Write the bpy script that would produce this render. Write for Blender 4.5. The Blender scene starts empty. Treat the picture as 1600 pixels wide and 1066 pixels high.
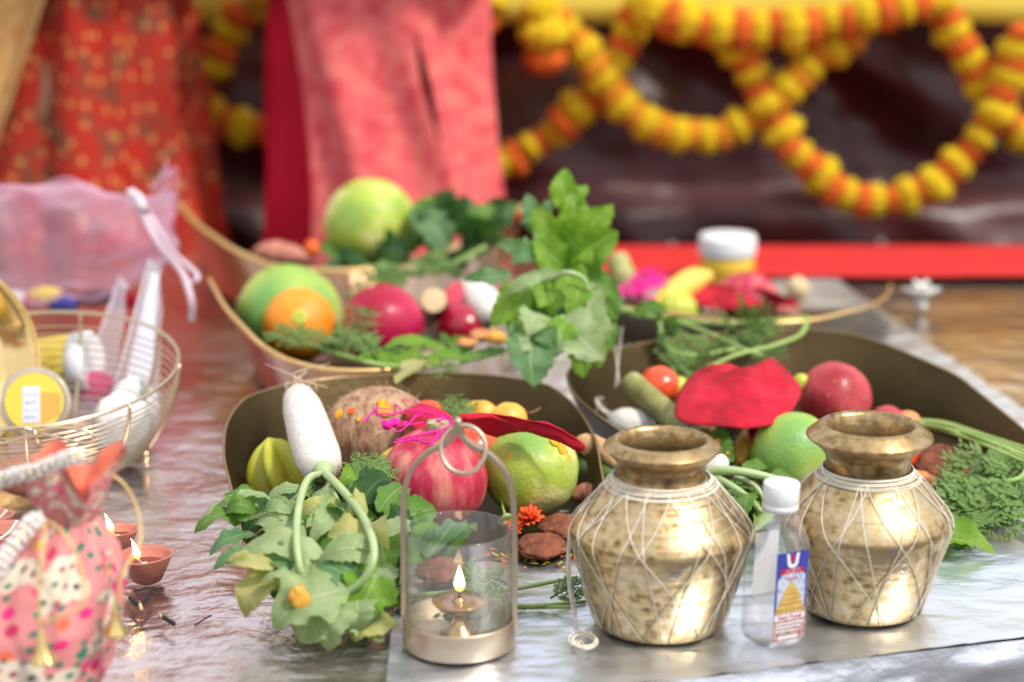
import bpy, bmesh, math, random
from math import sin, cos, pi, radians, tan, atan2, sqrt
from mathutils import Vector, noise, Matrix
V = Vector
random.seed(11)
SC = bpy.context.scene
COL = SC.collection

# ---------------------------------------------------------------- camera
T = 0.75                       # height of the table top above the ground
CAMH = 0.62                    # camera above the table top
PITCH = radians(14.0)
FPX = 3000.0                   # focal length in pixels of the 1600 px wide frame
CAM = V((0, 0, T + CAMH))
FW = V((0, cos(PITCH), -sin(PITCH)))
UP = V((0, sin(PITCH), cos(PITCH)))
RT = V((1, 0, 0))
cd = bpy.data.cameras.new('camera')
cam = bpy.data.objects.new('camera', cd)
COL.objects.link(cam)
cam.location = CAM
cam.rotation_euler = (pi / 2 - PITCH, 0, 0)
cd.sensor_width = 36.0
cd.lens = 36.0 * FPX / 1600.0
cd.clip_start = 0.02
cd.clip_end = 3000
cd.dof.use_dof = True
cd.dof.focus_distance = 1.70
cd.dof.aperture_fstop = 2.7
cd.dof.aperture_blades = 0
SC.camera = cam

# ---------------------------------------------------------------- light
SUN_EL, SUN_AZ = radians(52), radians(125)   # azimuth measured clockwise from +Y
w = bpy.data.worlds.new('World')
SC.world = w
w.use_nodes = True
nt = w.node_tree
bg = nt.nodes['Background']
sky = nt.nodes.new('ShaderNodeTexSky')
sky.sky_type = 'NISHITA'
sky.sun_disc = False
sky.sun_elevation = SUN_EL
sky.sun_rotation = SUN_AZ
sky.air_density = 1.0
sky.dust_density = 3.0
sky.ozone_density = 1.0
# thin high cloud over the blue
wtc = nt.nodes.new('ShaderNodeTexCoord')
wmp = nt.nodes.new('ShaderNodeMapping'); wmp.inputs['Scale'].default_value = (1, 1, 2.5)
wnz = nt.nodes.new('ShaderNodeTexNoise'); wnz.inputs['Scale'].default_value = 2.6; wnz.inputs['Detail'].default_value = 6
wrp = nt.nodes.new('ShaderNodeMapRange')
wrp.inputs[1].default_value = .3; wrp.inputs[2].default_value = .65; wrp.inputs[3].default_value = .55; wrp.inputs[4].default_value = 1.0
wmx = nt.nodes.new('ShaderNodeMix'); wmx.data_type = 'RGBA'
wmx.inputs[7].default_value = (5.1, 5.1, 5.3, 1)
nt.links.new(wtc.outputs['Generated'], wmp.inputs[0]); nt.links.new(wmp.outputs[0], wnz.inputs['Vector'])
nt.links.new(wnz.outputs['Fac'], wrp.inputs[0]); nt.links.new(wrp.outputs[0], wmx.inputs[0])
nt.links.new(sky.outputs[0], wmx.inputs[6]); nt.links.new(wmx.outputs[2], bg.inputs[0])
bg.inputs[1].default_value = 0.15
sl = bpy.data.lights.new('sun', 'SUN')
sl.energy = 2.1
sl.angle = radians(7)
sl.color = (1.0, 0.95, 0.87)
sun = bpy.data.objects.new('sun', sl)
COL.objects.link(sun)
sd = V((sin(SUN_AZ) * cos(SUN_EL), cos(SUN_AZ) * cos(SUN_EL), sin(SUN_EL)))
sun.rotation_euler = sd.to_track_quat('Z', 'Y').to_euler()
sun.location = sd * 20
SC.view_settings.view_transform = 'Standard'
SC.view_settings.look = 'None'
SC.view_settings.exposure = 0.64
SC.view_settings.gamma = 1.0
SC.view_settings.use_curve_mapping = False
SC.render.engine = 'CYCLES'
SC.cycles.use_denoising = True
SC.cycles.max_bounces = 10
SC.cycles.transparent_max_bounces = 24
SC.cycles.caustics_reflective = False
SC.cycles.caustics_refractive = False
SC.cycles.sample_clamp_indirect = 6.0

# ---------------------------------------------------------------- pixel -> place helpers (z above the table)
def ray(px, py):
    return FW + RT * ((px - 800) / FPX) - UP * ((py - 533) / FPX)
def at(px, py, z=0.0):
    r = ray(px, py)
    t = (T + z - CAM.z) / r.z
    return CAM + r * t
def atd(px, py, d):
    r = ray(px, py)
    return CAM + r * (d / r.y)
def mpp(p):
    return (p - CAM).dot(FW) / FPX

# ---------------------------------------------------------------- materials
MATS = {}
def M(name, cols=((.5, .5, .5),), scale=20, rough=.5, metal=0.0, bump=0.0, bscale=None, coat=0.0, sss=0.0, sssr=.01,
      sheen=0.0, stops=None, stretch=(1, 1, 1), detail=4, spec=.5, rvar=0.0, dist=0.0, speck=None):
    m = bpy.data.materials.new(name)
    m.use_nodes = True
    n, l = m.node_tree.nodes, m.node_tree.links
    b = n['Principled BSDF']
    tc = n.new('ShaderNodeTexCoord')
    mp = n.new('ShaderNodeMapping')
    l.new(tc.outputs['Object'], mp.inputs[0])
    mp.inputs['Scale'].default_value = stretch
    b.inputs['Roughness'].default_value = rough
    b.inputs['Metallic'].default_value = metal
    b.inputs['Specular IOR Level'].default_value = spec
    if coat:
        b.inputs['Coat Weight'].default_value = coat
        b.inputs['Coat Roughness'].default_value = .12
    if sss:
        b.inputs['Subsurface Weight'].default_value = sss
        b.inputs['Subsurface Radius'].default_value = (sssr * 1.6, sssr, sssr * .7)
        b.inputs['Subsurface Scale'].default_value = 1.0
    if sheen:
        b.inputs['Sheen Weight'].default_value = sheen
    if len(cols) == 1:
        b.inputs['Base Color'].default_value = (*cols[0], 1)
    else:
        nz = n.new('ShaderNodeTexNoise')
        nz.inputs['Scale'].default_value = scale
        nz.inputs['Detail'].default_value = detail
        nz.inputs['Distortion'].default_value = dist
        l.new(mp.outputs[0], nz.inputs['Vector'])
        cr = n.new('ShaderNodeValToRGB')
        e = cr.color_ramp.elements
        k = len(cols)
        st = stops or [.3 + .4 * i / (k - 1) for i in range(k)]
        while len(e) < k:
            e.new(.5)
        for i in range(k):
            e[i].position = st[i]
            e[i].color = (*cols[i], 1)
        l.new(nz.outputs['Fac'], cr.inputs[0])
        src = cr.outputs[0]
        if speck:                     # small natural spots: (scale, radius, colour, share)
            vo = n.new('ShaderNodeTexVoronoi'); vo.inputs['Scale'].default_value = speck[0]
            l.new(tc.outputs['Object'], vo.inputs['Vector'])
            lt = n.new('ShaderNodeMapRange'); lt.inputs[1].default_value = speck[1] * .6; lt.inputs[2].default_value = speck[1]; lt.inputs[3].default_value = 1; lt.inputs[4].default_value = 0
            l.new(vo.outputs['Distance'], lt.inputs[0])
            sc_ = n.new('ShaderNodeSeparateColor'); l.new(vo.outputs['Color'], sc_.inputs[0])
            gt = n.new('ShaderNodeMath'); gt.operation = 'LESS_THAN'; gt.inputs[1].default_value = speck[3]; l.new(sc_.outputs[0], gt.inputs[0])
            mu = n.new('ShaderNodeMath'); mu.operation = 'MULTIPLY'; l.new(lt.outputs[0], mu.inputs[0]); l.new(gt.outputs[0], mu.inputs[1])
            m2 = n.new('ShaderNodeMath'); m2.operation = 'MULTIPLY'; m2.inputs[1].default_value = .75; l.new(mu.outputs[0], m2.inputs[0])
            sx = n.new('ShaderNodeMix'); sx.data_type = 'RGBA'
            l.new(m2.outputs[0], sx.inputs[0]); l.new(src, sx.inputs[6]); sx.inputs[7].default_value = (*speck[2], 1)
            src = sx.outputs[2]
        l.new(src, b.inputs['Base Color'])
        if rvar:
            mr = n.new('ShaderNodeMapRange')
            mr.inputs[1].default_value = .3; mr.inputs[2].default_value = .7
            mr.inputs[3].default_value = rough - rvar; mr.inputs[4].default_value = rough + rvar
            l.new(nz.outputs['Fac'], mr.inputs[0])
            l.new(mr.outputs[0], b.inputs['Roughness'])
    if bump:
        nb = n.new('ShaderNodeTexNoise')
        nb.inputs['Scale'].default_value = bscale or scale * 4
        nb.inputs['Detail'].default_value = 5
        l.new(mp.outputs[0], nb.inputs['Vector'])
        bp = n.new('ShaderNodeBump')
        bp.inputs['Strength'].default_value = 1.0
        bp.inputs['Distance'].default_value = bump
        l.new(nb.outputs['Fac'], bp.inputs['Height'])
        l.new(bp.outputs[0], b.inputs['Normal'])
    MATS[name] = m
    return m

def leaf_mat(name, c1, c2, vein, transl=.35):
    m = bpy.data.materials.new(name)
    m.use_nodes = True
    n, l = m.node_tree.nodes, m.node_tree.links
    b = n['Principled BSDF']; out = n['Material Output']
    b.inputs['Roughness'].default_value = .5
    b.inputs['Specular IOR Level'].default_value = .25
    tc = n.new('ShaderNodeTexCoord')
    nz = n.new('ShaderNodeTexNoise'); nz.inputs['Scale'].default_value = 45; nz.inputs['Detail'].default_value = 5
    l.new(tc.outputs['Object'], nz.inputs['Vector'])
    cr = n.new('ShaderNodeValToRGB')
    cr.color_ramp.elements[0].position = .32; cr.color_ramp.elements[0].color = (*c1, 1)
    cr.color_ramp.elements[1].position = .68; cr.color_ramp.elements[1].color = (*c2, 1)
    l.new(nz.outputs['Fac'], cr.inputs[0])
    sp = n.new('ShaderNodeSeparateXYZ'); l.new(tc.outputs['UV'], sp.inputs[0])
    def mth(op, a, bb=None, c=None):
        q = n.new('ShaderNodeMath'); q.operation = op
        for i, x in enumerate((a, bb, c)):
            if x is None: continue
            if isinstance(x, (int, float)): q.inputs[i].default_value = x
            else: l.new(x, q.inputs[i])
        return q.outputs[0]
    dv = mth('ABSOLUTE', mth('SUBTRACT', sp.outputs['Y'], .5))
    mid = mth('LESS_THAN', dv, .028)
    s = mth('FRACT', mth('SUBTRACT', mth('MULTIPLY', sp.outputs['X'], 8.0), mth('MULTIPLY', dv, 5.0)))
    side = mth('LESS_THAN', mth('ABSOLUTE', mth('SUBTRACT', s, .5)), .05)
    vm = mth('MINIMUM', mth('ADD', mth('MULTIPLY', mid, .8), mth('MULTIPLY', side, .4)), 1.0)
    mx = n.new('ShaderNodeMix'); mx.data_type = 'RGBA'
    l.new(vm, mx.inputs[0]); l.new(cr.outputs[0], mx.inputs[6]); mx.inputs[7].default_value = (*vein, 1)
    l.new(mx.outputs[2], b.inputs['Base Color'])
    bp = n.new('ShaderNodeBump'); bp.inputs['Distance'].default_value = .0028; bp.inputs['Strength'].default_value = 1
    hh = mth('SUBTRACT', nz.outputs['Fac'], mth('MULTIPLY', vm, .5))
    l.new(hh, bp.inputs['Height']); l.new(bp.outputs[0], b.inputs['Normal'])
    tr = n.new('ShaderNodeBsdfTranslucent')
    tm = n.new('ShaderNodeMix'); tm.data_type = 'RGBA'; tm.blend_type = 'MULTIPLY'; tm.inputs[0].default_value = 1
    l.new(mx.outputs[2], tm.inputs[6]); tm.inputs[7].default_value = (1.5, 1.6, .7, 1)
    l.new(tm.outputs[2], tr.inputs['Color'])
    ms = n.new('ShaderNodeMixShader'); ms.inputs[0].default_value = transl
    l.new(b.outputs[0], ms.inputs[1]); l.new(tr.outputs[0], ms.inputs[2]); l.new(ms.outputs[0], out.inputs['Surface'])
    MATS[name] = m
    return m

def sheer_mat(name, col, alpha, rough=.6, gloss=0.0, tcol=None, edge=0.0):
    """thin see-through sheet: part diffuse / translucent, part clear"""
    m = bpy.data.materials.new(name); m.use_nodes = True
    n, l = m.node_tree.nodes, m.node_tree.links
    out = n['Material Output']; n.remove(n['Principled BSDF'])
    df = n.new('ShaderNodeBsdfDiffuse'); df.inputs[0].default_value = (*col, 1)
    tl = n.new('ShaderNodeBsdfTranslucent'); tl.inputs[0].default_value = (*col, 1)
    a = n.new('ShaderNodeMixShader'); a.inputs[0].default_value = .5
    l.new(df.outputs[0], a.inputs[1]); l.new(tl.outputs[0], a.inputs[2])
    tp = n.new('ShaderNodeBsdfTransparent'); tp.inputs[0].default_value = (*(tcol or (1, 1, 1)), 1)
    b = n.new('ShaderNodeMixShader'); b.inputs[0].default_value = alpha
    l.new(tp.outputs[0], b.inputs[1]); l.new(a.outputs[0], b.inputs[2])
    last = b
    if edge:                      # a woven mesh looks denser where it is seen at a slant
        le = n.new('ShaderNodeLayerWeight'); le.inputs[0].default_value = .5
        pe = n.new('ShaderNodeMath'); pe.operation = 'POWER'; pe.inputs[1].default_value = 1.6; l.new(le.outputs['Facing'], pe.inputs[0])
        me_ = n.new('ShaderNodeMath'); me_.operation = 'MULTIPLY_ADD'; me_.inputs[1].default_value = edge - alpha; me_.inputs[2].default_value = alpha
        l.new(pe.outputs[0], me_.inputs[0]); l.new(me_.outputs[0], b.inputs[0])
    if gloss:
        gl = n.new('ShaderNodeBsdfGlossy'); gl.inputs['Roughness'].default_value = rough
        lw = n.new('ShaderNodeLayerWeight'); lw.inputs[0].default_value = .5
        pw = n.new('ShaderNodeMath'); pw.operation = 'POWER'; pw.inputs[1].default_value = 3.5; l.new(lw.outputs['Facing'], pw.inputs[0])
        ma = n.new('ShaderNodeMath'); ma.operation = 'MULTIPLY_ADD'; ma.inputs[1].default_value = gloss * 1.6; ma.inputs[2].default_value = gloss * .11; l.new(pw.outputs[0], ma.inputs[0])
        c = n.new('ShaderNodeMixShader')
        l.new(ma.outputs[0], c.inputs[0]); l.new(b.outputs[0], c.inputs[1]); l.new(gl.outputs[0], c.inputs[2])
        last = c
    l.new(last.outputs[0], out.inputs['Surface'])
    MATS[name] = m
    return m

# ---------------------------------------------------------------- objects
ORG = {}
def tag(o, label=None, cat=None, group=None, kind=None):
    if label: o['label'] = label
    if cat: o['category'] = cat
    if group: o['group'] = group
    if kind: o['kind'] = kind
    return o
def thing(name, loc, label, cat, group=None):
    o = bpy.data.objects.new(name, None)
    o.empty_display_size = .02
    o.location = loc
    COL.objects.link(o)
    ORG[o] = V(loc)
    return tag(o, label, cat, group)

class MB:
    """collects world-space geometry, builds ONE mesh object"""
    def __init__(s):
        s.v, s.f, s.uv, s.mi, s.cur = [], [], {}, [], 0
    def add(s, vs, fs, uvs=None):
        o = len(s.v)
        s.v += [V(p) for p in vs]
        for f in fs:
            s.f.append([i + o for i in f]); s.mi.append(s.cur)
        if uvs:
            for i, u in enumerate(uvs): s.uv[o + i] = u
        return s
    def grid(s, fn, nu, nv, closeu=False, flip=False):
        vs, uvs, fs = [], [], []
        for j in range(nv + 1):
            for i in range(nu if closeu else nu + 1):
                vs.append(fn(i / nu, j / nv)); uvs.append((i / nu, j / nv))
        W = nu if closeu else nu + 1
        for j in range(nv):
            for i in range(nu):
                a, b = j * W + i, j * W + (i + 1) % W
                q = [a, b, b + W, a + W]
                fs.append(q[::-1] if flip else q)
        return s.add(vs, fs, uvs)
    def tube(s, pts, r, seg=8, closed=False, cap=True):
        pts = [V(p) for p in pts]
        n = len(pts)
        rs = r if isinstance(r, (list, tuple)) else [r] * n
        t0 = None; up = None; vs = []
        for i, p in enumerate(pts):
            a = pts[(i - 1) % n] if closed or i > 0 else p
            b = pts[(i + 1) % n] if closed or i < n - 1 else p
            t = (b - a)
            t = t.normalized() if t.length > 1e-9 else V((0, 0, 1))
            if up is None:
                up = t.orthogonal().normalized()
            else:
                up = (up - t * up.dot(t))
                up = up.normalized() if up.length > 1e-6 else t.orthogonal().normalized()
            sd_ = t.cross(up)
            for k in range(seg):
                an = 2 * pi * k / seg
                vs.append(p + (up * cos(an) + sd_ * sin(an)) * rs[i])
        fs = []
        for i in range(n if closed else n - 1):
            for k in range(seg):
                a = i * seg + k; b = i * seg + (k + 1) % seg
                c = ((i + 1) % n) * seg
                fs.append([a, b, c + (k + 1) % seg, c + k])
        if cap and not closed:
            fs.append(list(range(seg))[::-1]); fs.append([(n - 1) * seg + k for k in range(seg)])
        return s.add(vs, fs)
    def lathe(s, c, prof, seg=40, axis=None, fn=None, cap=(False, False)):
        """prof: (r, z) list; axis: Matrix 3x3; fn(theta, r, z) -> r"""
        c = V(c); vs = []; fs = []; uv = []
        n = len(prof)
        for j, (r, z) in enumerate(prof):
            for k in range(seg):
                a = 2 * pi * k / seg
                rr = fn(a, r, z) if fn else r
                p = V((rr * cos(a), rr * sin(a), z))
                if axis: p = axis @ p
                vs.append(c + p); uv.append((k / seg, j / (n - 1)))
        for j in range(n - 1):
            for k in range(seg):
                a = j * seg + k; b = j * seg + (k + 1) % seg
                fs.append([a, b, b + seg, a + seg])
        if cap[0]: fs.append(list(range(seg))[::-1])
        if cap[1]: fs.append([(n - 1) * seg + k for k in range(seg)])
        return s.add(vs, fs, uv)
    def ball(s, c, r, scale=(1, 1, 1), axis=None, fn=None, nu=32, nv=20):
        c = V(c)
        def f(u, v):
            a = 2 * pi * u; b = pi * (v - .5)
            d = V((cos(a) * cos(b), sin(a) * cos(b), sin(b)))
            k = fn(d) if fn else 1.0
            p = V((d.x * scale[0], d.y * scale[1], d.z * scale[2])) * (r * k)
            if axis: p = axis @ p
            return c + p
        return s.grid(f, nu, nv, closeu=True)
    def box(s, c, sx, sy, sz, axis=None):
        c = V(c); vs = []
        for z in (-1, 1):
            for x, y in ((-1, -1), (1, -1), (1, 1), (-1, 1)):
                p = V((x * sx / 2, y * sy / 2, z * sz / 2))
                if axis: p = axis @ p
                vs.append(c + p)
        return s.add(vs, [[3, 2, 1, 0], [4, 5, 6, 7], [0, 1, 5, 4], [1, 2, 6, 5], [2, 3, 7, 6], [3, 0, 4, 7]])
    def build(s, name, mat, parent=None, loc=None, smooth=True, label=None, cat=None, group=None, kind=None, solid=0.0, bevel=0.0, sub=0):
        if parent is not None: o0 = ORG[parent]
        else: o0 = V(loc) if loc is not None else V((0, 0, 0))
        me = bpy.data.meshes.new(name)
        me.from_pydata([p - o0 for p in s.v], [], s.f)
        mats = mat if isinstance(mat, (list, tuple)) else [mat]
        for m in mats: me.materials.append(m)
        if s.uv:
            ul = me.uv_layers.new(name='UVMap')
            for lp in me.loops:
                ul.data[lp.index].uv = s.uv.get(lp.vertex_index, (0, 0))
        for i, p in enumerate(me.polygons):
            p.use_smooth = smooth
            if len(mats) > 1: p.material_index = s.mi[i]
        ob = bpy.data.objects.new(name, me)
        COL.objects.link(ob)
        if parent is not None:
            ob.parent = parent; ORG[ob] = o0.copy()
        else:
            ob.location = o0; ORG[ob] = o0.copy()
        if bevel:
            md = ob.modifiers.new('bevel', 'BEVEL'); md.width = bevel; md.segments = 2; md.limit_method = 'ANGLE'
        if sub:
            md = ob.modifiers.new('subdiv', 'SUBSURF'); md.levels = sub; md.render_levels = sub
        if solid:
            md = ob.modifiers.new('solid', 'SOLIDIFY'); md.thickness = solid; md.offset = 0
        return tag(ob, label, cat, group, kind)

def bez(pts, n=16):
    """Catmull-Rom through points"""
    pts = [V(p) for p in pts]
    if len(pts) == 2:
        return [pts[0].lerp(pts[1], i / n) for i in range(n + 1)]
    P = [pts[0] * 2 - pts[1]] + pts + [pts[-1] * 2 - pts[-2]]
    out = []
    segs = len(pts) - 1
    for i in range(segs):
        p0, p1, p2, p3 = P[i:i + 4]
        m = max(2, n // segs)
        for k in range(m):
            t = k / m
            out.append(.5 * ((2 * p1) + (p2 - p0) * t + (2 * p0 - 5 * p1 + 4 * p2 - p3) * t * t + (3 * p1 - p0 - 3 * p2 + p3) * t ** 3))
    out.append(pts[-1])
    return out
def axis_to(d, roll=0.0):
    q = V(d).normalized().to_track_quat('Z', 'Y')
    return (q.to_matrix() @ Matrix.Rotation(roll, 3, 'Z'))
def nz(p, s=1.0, o=0.0):
    return noise.noise(V(p) * s + V((o, o * 1.7, -o)))
def interp(x, xs, ys):
    if x <= xs[0]: return ys[0]
    for i in range(len(xs) - 1):
        if x <= xs[i + 1]:
            return ys[i] + (ys[i + 1] - ys[i]) * (x - xs[i]) / (xs[i + 1] - xs[i])
    return ys[-1]

# ================================================================ materials
M('film', ((.80, .64, .61), (.87, .74, .70)), scale=5, rough=.21, metal=.96, rvar=.05, bump=.0045, bscale=30, stretch=(.8, 1.0, 1))
M('silver', ((.80, .85, .95), (.87, .91, .98)), scale=6, rough=.36, metal=.94, rvar=.07, bump=.0045, bscale=26, stretch=(.6, 1.2, 1))
M('red_cloth', ((.50, .008, .008), (.60, .014, .012)), scale=30, rough=.8, bump=.0006, bscale=300)
M('table_wood', ((.12, .07, .04), (.2, .12, .07)), scale=6, rough=.6, stretch=(1, 8, 8))
M('paving', ((.085, .08, .078), (.13, .12, .115)), scale=3, rough=.9, bump=.004, bscale=60, detail=8)
M('tarp', ((.045, .006, .007), (.075, .012, .012)), scale=5, rough=.36, rvar=.08, bump=.002, bscale=24, spec=.5)
M('banner', ((.78, .60, .06), (.84, .68, .10)), scale=3, rough=.6)
M('flower_yellow', ((.97, .58, .002), (.98, .70, .005)), scale=60, rough=.8, sss=.3, bump=.002, bscale=90)
M('flower_orange', ((.92, .13, .006), (.95, .20, .01)), scale=60, rough=.8, sss=.3, bump=.002, bscale=90)
M('flower_amber', ((.94, .28, .004), (.95, .38, .008)), scale=60, rough=.8, sss=.3, bump=.002, bscale=90)
M('string', ((.75, .65, .45),), rough=.9)
M('skin', ((.30, .15, .09), (.36, .19, .115)), scale=25, rough=.5, sss=.1)
M('hair', ((.012, .01, .009),), rough=.45)
M('eye', ((.03, .02, .015),), rough=.15)
M('red_satin', ((.40, .001, .010), (.56, .002, .024)), scale=7, rough=.55, spec=.2, sheen=.0, bump=.0006, bscale=500)
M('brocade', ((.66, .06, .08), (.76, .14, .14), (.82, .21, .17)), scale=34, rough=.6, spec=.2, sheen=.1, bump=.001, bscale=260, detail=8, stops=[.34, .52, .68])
M('gold_cloth', ((.42, .22, .07), (.62, .40, .16), (.5, .16, .06)), scale=26, rough=.5, bump=.0015, bscale=220, detail=7, stops=[.3, .5, .75])
M('choli', ((.35, .02, .02),), rough=.7)

def motif_mat():
    m = bpy.data.materials.new('motif_silk'); m.use_nodes = True
    n, l = m.node_tree.nodes, m.node_tree.links
    b = n['Principled BSDF']; b.inputs['Roughness'].default_value = .6; b.inputs['Specular IOR Level'].default_value = .2; b.inputs['Sheen Weight'].default_value = .05
    tc = n.new('ShaderNodeTexCoord')
    mp = n.new('ShaderNodeMapping'); l.new(tc.outputs['UV'], mp.inputs[0]); mp.inputs['Scale'].default_value = (36, 30, 1)
    vo = n.new('ShaderNodeTexVoronoi'); vo.voronoi_dimensions = '2D'; vo.inputs['Randomness'].default_value = .8; vo.inputs['Scale'].default_value = 1
    l.new(mp.outputs[0], vo.inputs['Vector'])
    r1 = n.new('ShaderNodeValToRGB'); r1.color_ramp.elements[0].position = .05; r1.color_ramp.elements[1].position = .22
    r1.color_ramp.elements[0].color = (1, 1, 1, 1); r1.color_ramp.elements[1].color = (0, 0, 0, 1)
    l.new(vo.outputs['Distance'], r1.inputs[0])
    no = n.new('ShaderNodeTexNoise'); no.inputs['Scale'].default_value = 22; no.inputs['Detail'].default_value = 5
    l.new(tc.outputs['Object'], no.inputs['Vector'])
    cr = n.new('ShaderNodeValToRGB'); e = cr.color_ramp.elements
    e[0].position = .34; e[0].color = (.46, .018, .008, 1)
    e[1].position = .52; e[1].color = (.40, .035, .018, 1)
    x = e.new(.66); x.color = (.17, .06, .03, 1)
    l.new(no.outputs['Fac'], cr.inputs[0])
    mx = n.new('ShaderNodeMix'); mx.data_type = 'RGBA'
    l.new(r1.outputs[0], mx.inputs[0]); l.new(cr.outputs[0], mx.inputs[6]); mx.inputs[7].default_value = (.70, .30, .09, 1)
    l.new(mx.outputs[2], b.inputs['Base Color'])
    MATS['motif_silk'] = m
motif_mat()
mt = MATS

# ================================================================ the setting
g = MB().grid(lambda u, v: V(((u - .5) * 1200, (v - .3) * 1200, 0)), 2, 2)
tag(g.build('ground', mt['paving'], smooth=False), kind='structure')

# ---- table under foil
TY0, TY1 = 1.30, 3.10
e0, e1 = at(1100, 1064), at(1600, 1007)
ed = (e1 - e0); ed.z = 0; edir = ed.normalized()
def edge_y(x): return e0.y + (x - e0.x) * edir.y / edir.x
XL, XR = -1.15, 1.25
tb = thing('table', (0, 2.2, 0), 'long low table covered all over in wrinkled mirror film', 'table')
def film(u, v):
    x = XL + (XR - XL) * u
    y0 = edge_y(x) + .012
    y = y0 + (TY1 - y0) * v
    p = V((x, y, T))
    h = .0022 * nz((x * 6, y * 8, 0), 1, 3) + .0011 * nz((x * 20, y * 25, 0), 1, 9) + .0007 * (1 - min(1, abs(nz((x * 14 + y * 6, y * 15 - x * 5, 0), 1, 2)) * 7))
    p.z += h - .004
    return p
MB().grid(film, 150, 170).build('film_sheet', mt['film'], tb)
def board(u, v):
    return None
m = MB()
ya, yb = edge_y(XL) + .03, edge_y(XR) + .03
vs = [(XL, ya, T - .05), (XR, yb, T - .05), (XR, TY1, T - .05), (XL, TY1, T - .05), (XL, ya, T - .012), (XR, yb, T - .012), (XR, TY1, T - .012), (XL, TY1, T - .012)]
m.add(vs, [[3, 2, 1, 0], [4, 5, 6, 7], [0, 1, 5, 4], [1, 2, 6, 5], [2, 3, 7, 6], [3, 0, 4, 7]])
m.build('tabletop', mt['table_wood'], tb, smooth=False)
for lx in (XL + .1, XR - .1):
    for ly in (edge_y(lx) + .15, TY1 - .12):
        MB().box((lx, ly, (T - .05) / 2), .06, .06, T - .05).build('leg', mt['table_wood'], tb, smooth=False, bevel=.004)

# ---- silver foil runner laid over the film
PA = at(612, 985); PB = at(700, 432)
PC = at(1296, 432); PD = at(1640, 672)
Qa = V((PA.x + .012, edge_y(PA.x) - .002, T)); Qd = V((1.22, edge_y(1.22) - .002, T)); Qm = V((PD.x + .3, PD.y - .42, T))
def sil_edge_right(y):
    return interp(y, [1.0, PD.y - .12, PD.y, PC.y, 3.1], [1.18, .80, PD.x, PC.x, PC.x - .05])
def sil_edge_left(y):
    return interp(y, [1.0, PA.y, PB.y, 3.1], [PA.x + .012, PA.x, PB.x, PB.x])
def silver(u, v):
    y = 1.32 + (2.87 - 1.32) * v
    xl, xr = sil_edge_left(y), sil_edge_right(y)
    x = xl + (xr - xl) * u
    ym = edge_y(x) - .002
    y = max(y, ym) if v > .0 else ym
    yy = ym + (2.87 - ym) * v
    x = sil_edge_left(yy) + (sil_edge_right(yy) - sil_edge_left(yy)) * u
    z = T + .0035 + .0016 * nz((x * 9, yy * 15, 0), 1, 21) + .0008 * nz((x * 30, yy * 38, 0), 1, 5)
    z += .0014 * (1 - min(1, abs(nz((x * 9 + yy * 5, yy * 12 - x * 3, 0), 1, 2)) * 7)) + .0009 * (1 - min(1, abs(nz((x * 22 - yy * 8, yy * 20, 0), 1, 12)) * 7))
    return V((x, ym + (2.87 - ym) * v, z))
sf = MB().grid(silver, 170, 170).build('foil_runner', mt['silver'], loc=at(1000, 900), label='bright silver foil sheet spread under the brass pots and lantern', cat='foil')
def hang(u, v):
    x = PA.x + .012 + (1.2 - PA.x) * u
    y = edge_y(x) - .002
    d = .17 * v
    z = T + .0045 - d
    crease = .004 * max(0, sin(v * 16 + nz((x * 5, 0, 0), 1, 3) * 3)) * min(1, v * 6)
    o = .004 * min(1, v * 12) - .02 * v + crease + .005 * nz((x * 12, v * 6, 1), 1, 31) * min(1, v * 5) + .003 * nz((x * 40, v * 18, 1), 1, 7) * min(1, v * 5)
    return V((x, y - o, z + .0022 * nz((x * 9, y * 15, 0), 1, 21) * (1 - v)))
MB().grid(hang, 220, 30, flip=True).build('foil_overhang', mt['silver'], sf)

# ---- red cloth along the far side of the table
def redc(u, v):
    x = .125 + 1.13 * u
    if v < .7:
        y = 2.86 + .25 * v / .7; z = T + .008 + .001 * nz((x * 6, y * 9, 0), 1, 2)
    else:
        y = 3.11 + .02 * (v - .7) / .3; z = T + .008 - .3 * (v - .7) / .3
    return V((x, y, z))
MB().grid(redc, 60, 20).build('table_cloth', mt['red_cloth'], loc=at(1250, 410), label='plain red cloth strip along the far edge of the table', cat='cloth')

# ---- tarp wall behind
TARP_Y = 3.68
def tarp(u, v):
    x = -2.1 + 4.2 * u
    z = .12 + (1.16 - .12) * v
    y = TARP_Y
    y += .075 * nz((x * 1.5 + z * 1.2, z * 2.2 - x * .5, 0), 1, 4) + .035 * nz((x * 4.5 + z * 3, z * 4.5, 0), 1, 8) + .012 * nz((x * 12, z * 11, 0), 1, 5)
    y -= .03 * abs(sin((x * .8 + z * 1.7) * 6 + 3 * nz((x * 2, z * 2, 0), 1, 1))) ** 3
    if z < T + .02: y -= .05 * min(1, (T + .02 - z) / .05)
    return V((x, y, z))
tp = thing('tarpaulin', (0, TARP_Y, 0), 'dark maroon plastic tarpaulin hanging in folds behind the table', 'tarpaulin')
MB().grid(tarp, 200, 90).build('sheet', mt['tarp'], tp, solid=.002)
M('steel', ((.8, .8, .82),), rough=.08, metal=1)
M('pole', ((.4, .4, .42),), rough=.4, metal=1)
for px, py in ((1050, 384), (1376, 379), (928, 395)):
    MB().ball(atd(px, py, 3.52), .0075, nu=16, nv=10).build('stud', mt['steel'], tp)
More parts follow.
